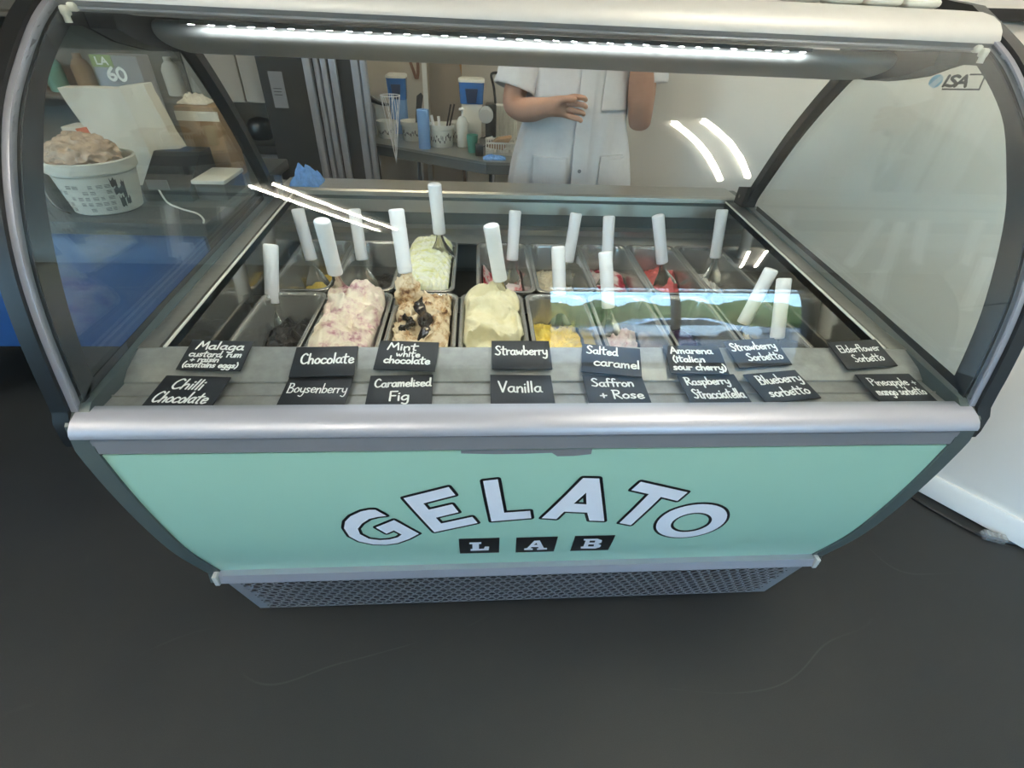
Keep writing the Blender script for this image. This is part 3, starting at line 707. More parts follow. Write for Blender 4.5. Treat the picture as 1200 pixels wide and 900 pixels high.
SIGN = {"chilli":[-0.6183,0.0651,0.8695,0.2798,0.104,0.0844,-7.0777],"boysen":[-0.4046,0.0619,0.8692,0.8408,0.1126,0.0773,-3.6193],"fig":[-0.2609,0.0672,0.8696,2.4599,0.1142,0.08,1.2936],"vanilla":[-0.0467,0.0672,0.8696,0.2051,0.1155,0.0837,-1.7341],"saffron":[0.1245,0.0661,0.8695,-2.245,0.1112,0.0825,2.1518],"raspberry":[0.3066,0.0674,0.8696,-1.0333,0.1016,0.0841,4.4688],"blueberry":[0.4397,0.0745,0.8701,4.9271,0.1081,0.0861,10.7657],"pineapple":[0.6607,0.0682,0.8697,0.246,0.1168,0.0936,1.5199],"malaga":[-0.5999,0.1445,0.8898,-0.9706,0.1113,0.067,-4.2316],"chocolate":[-0.4039,0.1296,0.8866,3.7429,0.1115,0.0738,0.6662],"mint":[-0.2567,0.1439,0.8896,-2.1121,0.1139,0.071,-5.0967],"strawberry":[-0.0425,0.1463,0.8902,0.0732,0.1099,0.072,-0.139],"salted":[0.1284,0.1328,0.8873,-8.237,0.1156,0.0761,-10.3447],"amarena":[0.2936,0.1345,0.8876,0.1891,0.1127,0.0727,-3.1986],"strawsorb":[0.4246,0.1525,0.8915,1.2154,0.112,0.0697,12.7719],"elder":[0.6402,0.1493,0.8908,-1.1613,0.1075,0.0711,15.0329]}
SIGNTXT = {
'chilli': [("Chilli",.2,.68,.56,.32,.16),("Chocolate",.07,.88,.15,.32,.16)],
'boysen': [("Boysenberry",.06,.97,.48,.3,0)],
'fig': [("Caramelised",.09,.98,.6,.27,0),("Fig",.34,.66,.16,.3,0)],
'vanilla': [("Vanilla",.13,.83,.40,.36,0)],
'saffron': [("Saffron",.12,.82,.6,.27,0),("+ Rose",.20,.92,.2,.27,0)],
'raspberry': [("Raspberry",.08,.84,.64,.26,0),("Stracciatella",.1,.96,.18,.3,0)],
'blueberry': [("Blueberry",.16,.96,.6,.3,0),("sorbetto",.16,.9,.17,.28,0)],
'pineapple': [("Pineapple +",.12,.95,.58,.26,0),("mango sorbetto",.08,.95,.25,.26,0)],
'malaga': [("Malaga",.14,.9,.68,.26,.05),("custard, rum",.08,.92,.43,.2,.05),("+ raisin",.14,.6,.26,.17,.05),("(contains eggs)",.07,.93,.08,.18,.05)],
'chocolate': [("Chocolate",.12,.97,.42,.34,0)],
'mint': [("Mint",.16,.66,.68,.24,0),("white",.32,.72,.45,.2,0),("chocolate",.14,.9,.22,.24,0)],
'strawberry': [("Strawberry",.06,.95,.48,.32,0)],
'salted': [("Salted",.08,.62,.66,.28,0),("caramel",.2,.98,.26,.28,0)],
'amarena': [("Amarena",.1,.85,.7,.24,0),("(italian",.1,.66,.4,.22,0),("sour cherry)",.06,.98,.12,.22,0)],
'strawsorb': [("Strawberry",.05,.92,.6,.28,0),("Sorbetto",.25,.92,.22,.26,0)],
'elder': [("Elderflower",.1,.92,.58,.26,0),("Sorbetto",.25,.85,.22,.26,0)],
}
SIGNLAB = {
'chilli': 'black chalk card reading Chilli Chocolate, leftmost of the front row',
'boysen': 'black chalk card reading Boysenberry in front of the Chocolate card',
'fig': 'black chalk card reading Caramelised Fig on the front step',
'vanilla': 'black chalk card reading Vanilla on the front step',
'saffron': 'black chalk card reading Saffron + Rose on the front step',
'raspberry': 'black chalk card reading Raspberry Stracciatella on the front step',
'blueberry': 'black chalk card reading Blueberry sorbetto, turned on the front step',
'pineapple': 'black chalk card reading Pineapple + mango sorbetto, rightmost of the front row',
'malaga': 'black chalk card reading Malaga custard, rum + raisin (contains eggs)',
'chocolate': 'black chalk card reading Chocolate below the pink swirled tub',
'mint': 'black chalk card reading Mint white chocolate on the upper step',
'strawberry': 'black chalk card reading Strawberry below the vanilla mound',
'salted': 'black chalk card reading Salted caramel, tilted on the upper step',
'amarena': 'black chalk card reading Amarena (italian sour cherry) on the upper step',
'strawsorb': 'black chalk card reading Strawberry Sorbetto on the upper step',
'elder': 'black chalk card reading Elderflower Sorbetto, rightmost of the upper row',
}
def signs():
    pen_of = {'boysen': .0011, 'elder': .0012, 'pineapple': .0013}
    for k, (cx, cy, cz, ang, w, h, sk) in SIGN.items():
        front = cz < .88; W, H = .112, .080 if front else .073
        cz = cz+(.0035 if front else .002); cy -= .005 if front else .001
        t = thing('flavour_card', SIGNLAB[k], 'sign', (cx, cy, cz), 'chalk flavour cards on the ledge')
        m = MB(); m.box((-W/2, -H/2, -.001), (W/2, H/2, .0012), .0004); c = m.build('card', M['card'], None, 30, origin=(0, 0, 0)); c.parent = t
        tx = MB(); pen = pen_of.get(k, .0017)
        for s, u0, u1, v, sz, sl in SIGNTXT[k]:
            text_mesh(tx, s, (u0-.5)*W, (u1-.5)*W, (v-.5)*H, sz*H, pen if sz > .21 else .0014, lambda x, y: Vector((x, y, .0016)), sl)
        o = tx.build('chalk_lettering', M['chalk'], None, 0, origin=(0, 0, 0)); o.parent = t
        t.rotation_euler = (R(4 if front else 13), 0, R(.55*ang+.45*sk))
signs()
def logo():
    t = thing('logo_sticker', 'ISA sticker with a blue globe inside the right end glass', 'sticker', (.7545, .38, 1.335))
    X = .7548
    put = lambda y, z: Vector((X, .4445-1.27*y, 1.3335+.12*y+.9*(z-1.330)))
    m = MB(); cy, cz, r = .012, 1.330, .0125
    # globe with slanted white stripes left open
    for k in range(9):
        a0 = -r+2*r*k/9; a1 = a0+2*r/9*(.62 if 3 <= k <= 6 else 1.0)
        pts = []
        for i in range(7):
            a = a0+(a1-a0)*i/6; pts.append((a, math.sqrt(max(0, r*r-a*a))))
        poly = [(p, q) for p, q in pts]+[(p, (-q if True else 0)) for p, q in reversed(pts)]
        rot = R(-35)
        if k >= 3 and k <= 6: poly = [(p, q) for p, q in pts]+[(p, -q*.9) for p, q in reversed(pts)]
        m.add([put(cy+p*math.cos(rot)-q*math.sin(rot), cz+p*math.sin(rot)+q*math.cos(rot)) for p, q in poly], [tuple(range(len(poly)))])
    m.build('globe', M['logoblue'], t, 0)
    m = MB()
    for ch, a, b in (('I', .027, .035), ('S', .034, .053), ('A', .051, .071)):
        text_mesh(m, ch, a, b, 1.3215, .0185, .0026, put, .12, 0)
    def bar(p, q, w=.0014):
        p = Vector(p); q = Vector(q); tt = (q-p).normalized(); nn = Vector((-tt.y, tt.x))*w; p = p-tt*w; q = q+tt*w
        m.add([put(*(p+nn)), put(*(q+nn)), put(*(q-nn)), put(*(p-nn))], [(0, 1, 2, 3)])
    bar((.068, 1.342), (.092, 1.342)); bar((.092, 1.342), (.094, 1.317)); bar((.094, 1.317), (.032, 1.316))
    m.build('letters', M['inkblack'], t, 0)
logo()

# ------------------------------------------------------------------ pans
ZP = .798
def make_pan():
    m = MB(); w, h = .165, .360
    rings = [rrect(w-.002, h-.002, .026, z=-.008), rrect(w, h, .027, z=-.004), rrect(w, h, .027, z=-.001), rrect(w-.003, h-.003, .026, z=0),
             rrect(w-.016, h-.016, .030, z=0), rrect(w-.021, h-.021, .032, z=-.003), rrect(w-.026, h-.026, .034, z=-.012),
             rrect(w-.036, h-.036, .034, z=-.112), rrect(w-.044, h-.044, .032, z=-.120), rrect(w-.06, h-.06, .025, z=-.1225)]
    m.loft(rings, cap=False); m.f.append(tuple(range(9*28, 10*28))); m.mi.append(0)
    outr = [rrect(w-.002, h-.002, .026, z=-.008), rrect(w-.022, h-.022, .034, z=-.010), rrect(w-.032, h-.032, .034, z=-.114), rrect(w-.042, h-.042, .03, z=-.1255)]
    k = MB(); k.loft(outr, cap=False); k.f.append(tuple(range(3*28, 4*28))); k.mi.append(0)
    m.add(k.v, k.f)
    return m.build('gelato_pan', M['pan'], None, 45, origin=(0, 0, 0))
FX = [-.602+i*.1715 for i in range(8)]; YF = .405
BXL = [-.684, -.519, -.354, -.129, .036, .201, .366, .531]; BX = [x+.0828 for x in BXL]; YB = .7725
BX = [-.6035, -.4365, -.2712, -.0465, .1200, .2860, .4515, .6165]
FL = ['chilli chocolate', 'boysenberry', 'caramelised fig', 'vanilla', 'saffron and rose', 'raspberry stracciatella', 'blueberry sorbetto', 'pineapple and mango']
PLAB_F = ['steel pan of dark chocolate behind the Malaga card, leftmost of the front row', 'steel pan heaped with pink swirled gelato, second in the front row', 'steel pan of gelato with black fig syrup in the front row',
 'steel pan with a high pale vanilla mound in the front row', 'steel pan with a little bright yellow gelato behind the Salted caramel card', 'nearly empty steel pan behind the Amarena card in the front row',
 'dark steel pan behind the Strawberry Sorbetto card', 'steel pan in the front row beside the right well wall']
PLAB_B = ['steel pan with scraps of yellow custard, leftmost of the back row', 'empty chocolate smeared steel pan, second in the back row', 'steel pan full of ridged green white gelato in the back row',
 'steel pan with red streaked strawberry remains right of the black gap', 'steel pan with a cream coloured layer behind the yellow pan', 'steel pan with cherry red topped gelato in the back row', 'steel pan of red pink sorbet in the back row', 'steel pan with white sorbet, rightmost of the back row']
pan0 = make_pan(); tag(pan0, PLAB_F[0], 'pan', 'steel gelato pans')
pan0.location = (FX[0], YF, ZP)
for i in range(8):
    if i:
        o = pan0.copy(); COL.objects.link(o); o.location = (FX[i], YF, ZP); o['label'] = PLAB_F[i]
for i in range(8):
    o = pan0.copy(); COL.objects.link(o); o.location = (BX[i], YB, ZP); o['label'] = PLAB_B[i]

# ------------------------------------------------------------------ gelato
def gelato(cx, cy, hfun, m, label, seed, lump=.006, fine=.002, base=.682, nx=56, ny=116, horiz=.004, freq=22, heap=False):
    'a closed lump of gelato: height field h(u,v), u -1..1 across, v 0 front..1 back'
    w, d = (.141, .338) if heap else (.134, .329)
    g = [[None]*(nx+1) for _ in range(ny+1)]; vs = []; fs = []
    for j in range(ny+1):
        for i in range(nx+1):
            u = -1+2*i/nx; v = j/ny
            p, q = u, 2*v-1
            x = p*w/2; y = q*d/2; r = .03
            ax, ay = abs(x)-(w/2-r), abs(y)-(d/2-r)
            if ax > 0 and ay > 0:
                l = math.hypot(ax, ay); mx = max(ax, ay)
                if l > 0: x = math.copysign(w/2-r+ax*mx/l, x); y = math.copysign(d/2-r+ay*mx/l, y)
            z = hfun(u, v)
            s = Vector((x*freq, y*freq, seed*3.7))
            wv = Vector((noise.noise(s*.7), noise.noise(s*.7+Vector((5, 2, 1))), 0))*.8
            s = s+wv
            nv = .45-1.5*abs(noise.noise(s))-.6*abs(noise.noise(s*2.1+Vector((3, 1, 7))))+.5*fbm(s*.6, 2)
            n2 = fbm(s*4.3, 4)-.6*abs(noise.noise(s*6.5))
            e = max(0, 1-max(abs(u), abs(2*v-1))**8)
            z += (nv*lump*2)*(.35+.65*e)+n2*fine*2.4
            s2 = Vector((x*freq*1.3, y*freq*1.3, z*freq*1.3+seed))
            x += noise.noise(s2)*horiz*2*(.4+.6*e); y += noise.noise(s2+Vector((9, 4, 2)))*horiz*2*(.4+.6*e)
            lx, ly = (.0645-(.798-z)*.05, .162-(.798-z)*.05) if z < .797 else ((.0735, .166) if heap else (.0645, .162))
            x = max(-lx, min(lx, x)); y = max(-ly, min(ly, y))
            z = max(z, base+.003)
            vs.append(Vector((cx+x, cy+y, z))); g[j][i] = len(vs)-1
    for j in range(ny):
        for i in range(nx): fs.append((g[j][i], g[j][i+1], g[j+1][i+1], g[j+1][i]))
    ring = [g[0][i] for i in range(nx+1)]+[g[j][nx] for j in range(1, ny+1)]+[g[ny][i] for i in range(nx-1, -1, -1)]+[g[j][0] for j in range(ny-1, 0, -1)]
    b1 = len(vs)
    for k in ring:
        v = vs[k]; zz = min(v.z-.001, .793); lx, ly = .0645-(.798-zz)*.05, .162-(.798-zz)*.05
        vs.append(Vector((cx+max(-lx, min(lx, v.x-cx)), cy+max(-ly, min(ly, v.y-cy)), zz)))
    b0 = len(vs)
    for k in ring:
        v = vs[k]; vs.append(Vector((cx+(v.x-cx)*.84, cy+(v.y-cy)*.93, base)))
    n = len(ring)
    for k in range(n):
        k2 = (k+1) % n; fs.append((ring[k], b1+k, b1+k2, ring[k2])); fs.append((b1+k, b0+k, b0+k2, b1+k2))
    fs.append(tuple(b0+k for k in range(n)))
    o = MB().add(vs, fs).build('gelato', m, None, 60, origin=(cx, cy, base))
    return tag(o, label, 'gelato', 'gelato in the pans')
def sm(a, b, x):
    t = max(0, min(1, (x-a)/(b-a))); return t*t*(3-2*t)
def bumpf(u, v, cu, cv, ru, rv): return math.exp(-((u-cu)/ru)**2-((v-cv)/rv)**2)
GM = {
'choc': gelato_mat('dark_chocolate_gelato', [(.3, (14, 12, 11)), (.7, (44, 38, 34))], 40, .35),
'boys': gelato_mat('cream_and_berry_gelato', [(.30, (140, 78, 96)), (.38, (196, 150, 156)), (.45, (226, 204, 192)), (.55, (240, 228, 208)), (.8, (248, 238, 222))], 26, .5, .8),
'fig': gelato_mat('fig_gelato', [(.30, (42, 28, 22)), (.37, (120, 80, 50)), (.44, (196, 160, 116)), (.52, (232, 212, 178)), (.78, (246, 234, 210))], 32, .4, .8),
'van': gelato_mat('vanilla_gelato', [(.3, (226, 216, 172)), (.7, (240, 234, 204))], 18, .5, .8),
'saf': gelato_mat('saffron_gelato', [(.3, (236, 200, 62)), (.7, (250, 226, 120))], 24, .4),
'rasp': gelato_mat('raspberry_flecked_gelato', [(.33, (160, 60, 80)), (.42, (226, 200, 196)), (.7, (246, 238, 228))], 30, .45),
'blue': gelato_mat('blueberry_gelato', [(.3, (34, 22, 44)), (.7, (70, 44, 78))], 30, .4),
'pine': gelato_mat('pale_mango_gelato', [(.3, (238, 214, 150)), (.7, (248, 232, 190))], 30, .4),
'mal': gelato_mat('custard_gelato', [(.3, (232, 196, 70)), (.7, (248, 224, 128))], 30, .4),
'mint': gelato_mat('mint_white_gelato', [(.34, (224, 224, 140)), (.45, (238, 238, 190)), (.58, (246, 247, 228)), (.72, (250, 250, 242))], 26, .5, stretch=(.5, 3, 1)),
'stra': gelato_mat('strawberry_ripple_gelato', [(.40, (176, 28, 40)), (.47, (226, 120, 122)), (.54, (248, 232, 226)), (.8, (252, 244, 238))], 16, .35),
'cara': gelato_mat('salted_caramel_gelato', [(.3, (236, 220, 184)), (.7, (246, 236, 210))], 24, .45),
'amar': gelato_mat('cherry_ripple_gelato', [(.40, (172, 30, 54)), (.47, (214, 90, 104)), (.53, (244, 226, 220)), (.8, (250, 242, 236))], 15, .4),
'ssor': gelato_mat('strawberry_sorbet', [(.3, (222, 92, 96)), (.7, (240, 140, 136))], 26, .4),
'elder': gelato_mat('white_sorbet', [(.3, (232, 230, 222)), (.7, (248, 247, 242))], 26, .45),
'syrup': mat('black_fig_syrup', (18, 12, 12), .12, var=.2, coat=.6),
}
def all_gelato():
    low = lambda z, a=.012: (lambda u, v: z+a*math.sin(6*u+9*v)*math.cos(4*v-u))
    gelato(FX[0], YF, lambda u, v: .720+.014*bumpf(u, v, .1, .7, .6, .2)+.006*math.sin(9*u), GM['choc'], 'rough dark chocolate gelato at the bottom of the leftmost front pan', 1, .006, .003)
    def f2(u, v):
        z = .812-.022*abs(u)**10+.042*bumpf(u, v, -.2, .76, .8, .2)+.026*bumpf(u, v, .5, .68, .5, .2)+.026*bumpf(u, v, -.5, .3, .6, .16)+.012*bumpf(u, v, .5, .25, .4, .2)
        return z-.05*sm(.90, 1, v)
    gelato(FX[1], YF, f2, GM['boys'], 'heaped cream gelato swirled with pink berry in the second front pan', 2, .012, .0032, horiz=.008, freq=20, heap=True)
    def f3(u, v):
        z = .806-.02*abs(u)**10+.018*bumpf(u, v, -.2, .8, .8, .2)+.02*bumpf(u, v, .5, .45, .4, .2)-.014*bumpf(u, v, -.15, .3, .3, .25)
        return z-.03*sm(.92, 1, v)
    g = gelato(FX[2], YF, f3, GM['fig'], 'cream and brown rippled gelato with black syrup in the third front pan', 3, .009, .0036, horiz=.007, freq=26, heap=True)
    # syrup ribbon over the fig gelato, a part of that gelato
    for u0, v0, v1, w0, sd in ((.05, .26, .74, .0125, 0), (-.5, .40, .56, .007, 5)):
        m = MB(); rings = []
        for i in range(31):
            q = i/30; v = v0+(v1-v0)*q; u = u0+.16*math.sin(q*5+sd)+.05*math.sin(q*13+sd)
            w = w0*(.35+.9*math.sin(PI*min(.98, max(.04, q)))**.6+.3*math.sin(q*17+sd))
            z = f3(u, v)+.006; cx_, cy_ = FX[2]+u*.069, YF+(2*v-1)*.168
            rings.append([Vector((cx_+w*math.cos(2*PI*k/14), cy_+.003*math.sin(q*31+k), z+.0075*math.sin(2*PI*k/14)+.002*math.sin(k*2.3+q*21))) for k in range(14)])
        m.loft(rings)
        o = m.build('syrup', GM['syrup'], g, 60); o['label'] = 'glossy black fig syrup'
    def f4(u, v):
        top = .820+.026*bumpf(u, v, -.1, .8, .8, .2)+.008*math.sin(v*22+u*2)*sm(.4, .7, v)-.018*abs(u)**10
        lowf = .775
        c = sm(.30, .36, v+.05*math.sin(u*5))
        return lowf*(1-c)+top*c-.05*sm(.92, 1, v)
    gelato(FX[3], YF, f4, GM['van'], 'tall pale vanilla gelato mound with a scooped front in the fourth front pan', 4, .010, .0022, horiz=.007, freq=15, heap=True)
    gelato(FX[4], YF, lambda u, v: .709+.014*bumpf(u, v, -.6, .8, .3, .15)+.012*bumpf(u, v, .3, .85, .6, .1)+.02*bumpf(u, v, .9, .6, .2, .3), GM['saf'], 'bright yellow saffron gelato low in the fifth front pan', 5, .008, .002)
    gelato(FX[5], YF, lambda u, v: .690+.026*bumpf(u, v, .2, .9, .8, .08)+.016*bumpf(u, v, -.6, .7, .3, .2), GM['rasp'], 'flecked white and pink gelato low in the sixth front pan', 6, .008, .003)
    gelato(FX[6], YF, low(.695, .006), GM['blue'], 'dark blueberry sorbet low in the seventh front pan', 7, .006, .002)
    gelato(FX[7], YF, low(.692, .006), GM['pine'], 'pale mango sorbet low in the rightmost front pan', 8, .006, .002)
    gelato(BX[0], YB, lambda u, v: .686+.032*bumpf(u, v, -.35, .72, .45, .16)+.008*bumpf(u, v, .4, .8, .5, .2), GM['mal'], 'scraps of yellow custard gelato in the leftmost back pan', 9, .006, .002)
    gelato(BX[1], YB, lambda u, v: .687+.004*math.sin(7*u+20*v), GM['choc'], 'thin chocolate scraps in the second back pan', 10, .004, .003)
    def b3(u, v):
        rr = math.hypot(u*.9, (v-.05)*2.3)
        z = .806+.022*(1-u*u)*sm(0, .6, v)+.0045*math.sin(rr*36+1.2*noise.noise(Vector((u*3, v*4, 1))))*(1-.5*abs(u)**3)-.02*abs(u)**9
        return z-.03*sm(.94, 1, v)-.03*sm(.06, 0, v)
    gelato(BX[2], YB, b3, GM['mint'], 'full pan of white gelato combed in pale green arcs in the back row', 11, .003, .0018, nx=64, ny=150, horiz=.003, heap=True)
    gelato(BX[3], YB, lambda u, v: .700+.05*abs(u)**5*sm(.2, .5, v)*.5+.014*bumpf(u, v, -.8, .6, .3, .3)+.006*math.sin(5*u), GM['stra'], 'white gelato remains streaked strawberry red in the back pan right of the gap', 12, .007, .002)
    gelato(BX[4], YB, lambda u, v: .706+.016*bumpf(u, v, .4, .85, .5, .1), GM['cara'], 'cream salted caramel gelato layer in the back pan behind the yellow one', 13, .007, .002)
    gelato(BX[5], YB, lambda u, v: .712+.030*bumpf(u, v, .45, .7, .6, .2), GM['amar'], 'white gelato under glossy cherry red ripple in the back row', 14, .006, .002, horiz=.006)
    gelato(BX[6], YB, lambda u, v: .706+.056*bumpf(u, v, .55, .68, .6, .25)-.012*bumpf(u, v, 0, .1, 1, .2), GM['ssor'], 'ragged red pink strawberry sorbet mound in the back row', 15, .006, .0025, horiz=.006)
    gelato(BX[7], YB, lambda u, v: .698+.030*bumpf(u, v, .3, .75, .5, .2), GM['elder'], 'smooth white sorbet mound in the rightmost back pan', 16, .006, .0015)
all_gelato()

# ------------------------------------------------------------------ spatulas
SPAT = {"F1":[[-0.6521,0.6222,0.9186],[-0.667,0.5682,0.772],[-0.6705,0.5442,0.7]],"F2":[[-0.4655,0.4666,1.0377],[-0.471,0.5106,0.8857],[-0.4624,0.5286,0.85]],"F3":[[-0.3181,0.5667,1.0273],[-0.3056,0.5327,0.8801],[-0.2985,0.5207,0.825]],"F4":[[-0.0943,0.5135,1.0135],[-0.0681,0.5295,0.8638],[-0.0535,0.5355,0.82]],"F5":[[0.0891,0.629,0.9171],[0.1025,0.579,0.7601],[0.1202,0.56,0.7029]],"F6":[[0.2111,0.6115,0.9261],[0.2335,0.5555,0.7687],[0.2373,0.5335,0.7]],"F7":[[0.6119,0.4914,0.9136],[0.5733,0.4694,0.7516],[0.5484,0.4734,0.7]],"F8":[[0.6361,0.4561,0.8912],[0.6403,0.3921,0.7425],[0.6392,0.3761,0.7]],"B1":[[-0.6576,0.8772,0.9236],[-0.6374,0.8432,0.7734],[-0.6223,0.8292,0.7]],"B2":[[-0.4939,0.8849,0.9196],[-0.4838,0.8469,0.7657],[-0.472,0.8329,0.7]],"B3":[[-0.2426,0.7832,1.0268],[-0.2378,0.8112,0.8786],[-0.2331,0.8212,0.83]],"B4":[[-0.0085,0.903,0.9266],[-0.0152,0.861,0.7665],[-0.0191,0.844,0.7]],"B5":[[0.1798,0.8937,0.8966],[0.1624,0.8497,0.7476],[0.157,0.8357,0.7]],"B6":[[0.2802,0.8755,0.9233],[0.2868,0.8315,0.7721],[0.289,0.8165,0.72]],"B7":[[0.41,0.8118,0.9445],[0.4516,0.7978,0.8008],[0.4693,0.7918,0.74]],"B8":[[0.6495,0.9083,0.9415],[0.6535,0.8683,0.7909],[0.6571,0.8463,0.71]]}
SLAB = dict(F1='white handled spatula standing in dark chocolate, leftmost front pan', F2='white handled spatula leaning out of the pink swirled heap', F3='white handled spatula caked in gelato stuck in the fig pan',
 F4='white handled spatula leaning in the vanilla mound', F5='white handled spatula standing in the low yellow gelato', F6='white handled spatula upright in the sixth front pan', F7='white handled spatula tilted far right over the Strawberry Sorbetto card', F8='white handled spatula in the rightmost front pan',
 B1='white handled spatula leaning in the yellow custard pan', B2='white handled spatula in the empty chocolate pan', B3='white handled spatula rising highest, stuck in the green white gelato', B4='white handled spatula in the red streaked strawberry pan',
 B5='white handled spatula tilted right in the cream caramel pan', B6='white handled spatula in the cherry red topped pan', B7='white handled spatula tilted left in the red pink sorbet', B8='white handled spatula in the white sorbet, rightmost of the back row')
def spatula_meshes():
    # local: z up along the tool, blade tip at z=0 ; faces -y
    seg = 20
    h = MB(); rings = []
    for z, s in ((.0845, .80), (.086, .96), (.090, 1), (.13, .97), (.2, 1), (.2315, 1.02), (.2345, .95), (.236, .8)):
        rings.append([Vector((.0185*s*math.cos(2*PI*k/seg), .0135*s*math.sin(2*PI*k/seg), z)) for k in range(seg)])
    h.loft(rings)
    b = MB(); rings = []
    for z, w, dpt, cv in ((.088, .009, .007, 0), (.075, .010, .0065, 0), (.06, .0135, .004, .0), (.045, .021, .0024, .003), (.03, .030, .0015, .006), (.015, .037, .0011, .008), (0, .040, .0009, .009), (-.012, .040, .0008, .009)):
        rg = []
        for k in range(seg):
            a = 2*PI*k/seg; x = w*math.cos(a); y = dpt*math.sin(a)-cv*(1-(x/w)**2)
            if z < .005: pass
            rg.append(Vector((x, y, z)))
        rings.append(rg)
    b.loft(rings)
    return h, b
def spatulas():
    hm, bmb = spatula_meshes()
    proto = None
    for k, (ht, hb, base) in SPAT.items():
        top = Vector(ht); bot = Vector(hb); u = (top-bot).normalized()
        tip = bot-u*.086
        if k[0] == 'F' and k not in ('F2', 'F3', 'F4') or k[0] == 'B' and k != 'B3':
            gz = .692
            if tip.z < gz: tip = tip+u*((gz-tip.z)/max(u.z, .3))
        if proto is None:
            t = thing('spatula', SLAB[k], 'spatula', (0, 0, 0), 'white handled gelato spatulas')
            o = hm.build('handle', M['handle'], None, 50, origin=(0, 0, 0)); o.parent = t
            o = bmb.build('blade', M['spoon'], None, 50, origin=(0, 0, 0)); o.parent = t
            proto = t
        else:
            t = dup(proto, None, SLAB[k])
        t.location = tip
        # z axis along the tool, -y towards the customer
        z = u; y = Vector((0, 1, 0)); y = (y-z*y.dot(z)).normalized(); x = y.cross(z)
        t.rotation_euler = Matrix((x, y, z)).transposed().to_euler()
        if k == 'F3':
            m = MB(); bm = bmesh.new(); bmesh.ops.create_icosphere(bm, subdivisions=4, radius=1)
            for v in bm.verts:
                n = 1+.35*fbm(v.co*2.2, 4); v.co = Vector((v.co.x*.024*n*(1.25-.35*v.co.z), -.004+v.co.y*.015*n, .042+v.co.z*.046*n))
            o = m.bm(bm).build('stuck_gelato', GM['fig'], None, 60, origin=(0, 0, 0)); o.parent = t; o['label'] = 'gelato caked on the blade'
spatulas()

# ------------------------------------------------------------------ things on and around the case
def crumpled(name, c, sx, sy, sz, m, label, cat, seed, group=None, folds=9, thick=.003):
    v = MB(); n = 40; vs = []
    for j in range(n+1):
        for i in range(n+1):
            u = -1+2*i/n; w = -1+2*j/n
            r = max(abs(u), abs(w)); s = Vector((u*1.6+seed, w*1.6, seed*.7))
            z = sz*(1-r**2.2)*(.65+.5*fbm(s, 3))+sz*.10*math.sin(folds*u+3*fbm(s*1.2, 2))*(1-r**3)
            x = u*sx*(1-.12*fbm(s*1.7, 2)); y = w*sy*(1-.12*fbm(s*1.9+Vector((4, 0, 0)), 2))
            vs.append(Vector((c[0]+x, c[1]+y, c[2]+max(0, z)+thick)))
    fs = [(j*(n+1)+i, j*(n+1)+i+1, (j+1)*(n+1)+i+1, (j+1)*(n+1)+i) for j in range(n) for i in range(n)]
    k = len(vs); ring = [i for i in range(n+1)]+[j*(n+1)+n for j in range(1, n+1)]+[n*(n+1)+i for i in range(n-1, -1, -1)]+[j*(n+1) for j in range(n-1, 0, -1)]
    for i in ring: vs.append(Vector((vs[i].x, vs[i].y, c[2])))
    L = len(ring); fs += [(ring[i], k+i, k+(i+1) % L, ring[(i+1) % L]) for i in range(L)]; fs.append(tuple(k+i for i in range(L)))
    return tag(v.add(vs, fs).build(name, m, None, 60), label, cat, group)
crumpled('cleaning_cloth', (-.672, 1.06, .942), .046, .04, .06, M['bluecloth'], 'crumpled blue cleaning cloth on the rear steel shelf of the case', 'cloth', 3, 'blue cloths', 4)
def canopy_cups():
    lab = ['stack of white paper cups on the canopy, farthest left of the stacks', 'stack of white paper cups on the canopy, second from the left', 'stack of white paper cups on the canopy, third from the left', 'stack of white paper cups on the canopy nearest the right end']
    for i, x in enumerate((.475, .555, .632, .708)):
        t = thing('paper_cup_stack', lab[i], 'cups', (x, .505, 1.444), 'paper cup stacks on the canopy')
        m = MB(); prof = [(.028, 0)]
        for k in range(8): prof += [(.036, .004+k*.014), (.0375, .007+k*.014), (.0375, .011+k*.014), (.035, .013+k*.014)]
        prof.append((.03, .118)); m.lathe(prof, (x, .505, 1.444)); m.build('cups', M['plastwhite'], t, 40)
canopy_cups()
def floor_cord():
    pts = catmull([(1.30, .74, .006), (1.42, .62, .006), (1.507, .51, .006), (1.561, .426, .006), (1.637, .331, .006), (1.70, .305, .006), (1.80, .275, .006), (2.0, .2, .006), (2.3, .02, .006)], 6)
    tag(MB().tube(pts, .006, 8).build('power_cord', M['black'], None), 'black power cord lying along the floor below the white wall', 'cord')
    t = thing('plug_coupler', 'clear plastic coupler on the black cord on the floor', 'plug', (1.67, .312, 0))
    m = MB(); q = Matrix.Translation((1.67, .316, .017)) @ Matrix.Rotation(R(-24), 4, 'Z')
    m.box((-.034, -.014, -.0165), (.034, .014, .012), .004); m.box((-.04, -.008, -.006), (.04, .008, .006), .003); m.v = [q @ v for v in m.v]
    m.build('shell', M['clearplastic'], t, 40)
    m = MB()
    for s in (-.022, -.008, .008, .022): m.box((s-.002, -.012, -.012), (s+.002, .012, .010))
    m.v = [q @ v for v in m.v]; m.build('contacts', M['chrome'], t, 0)
floor_cord()

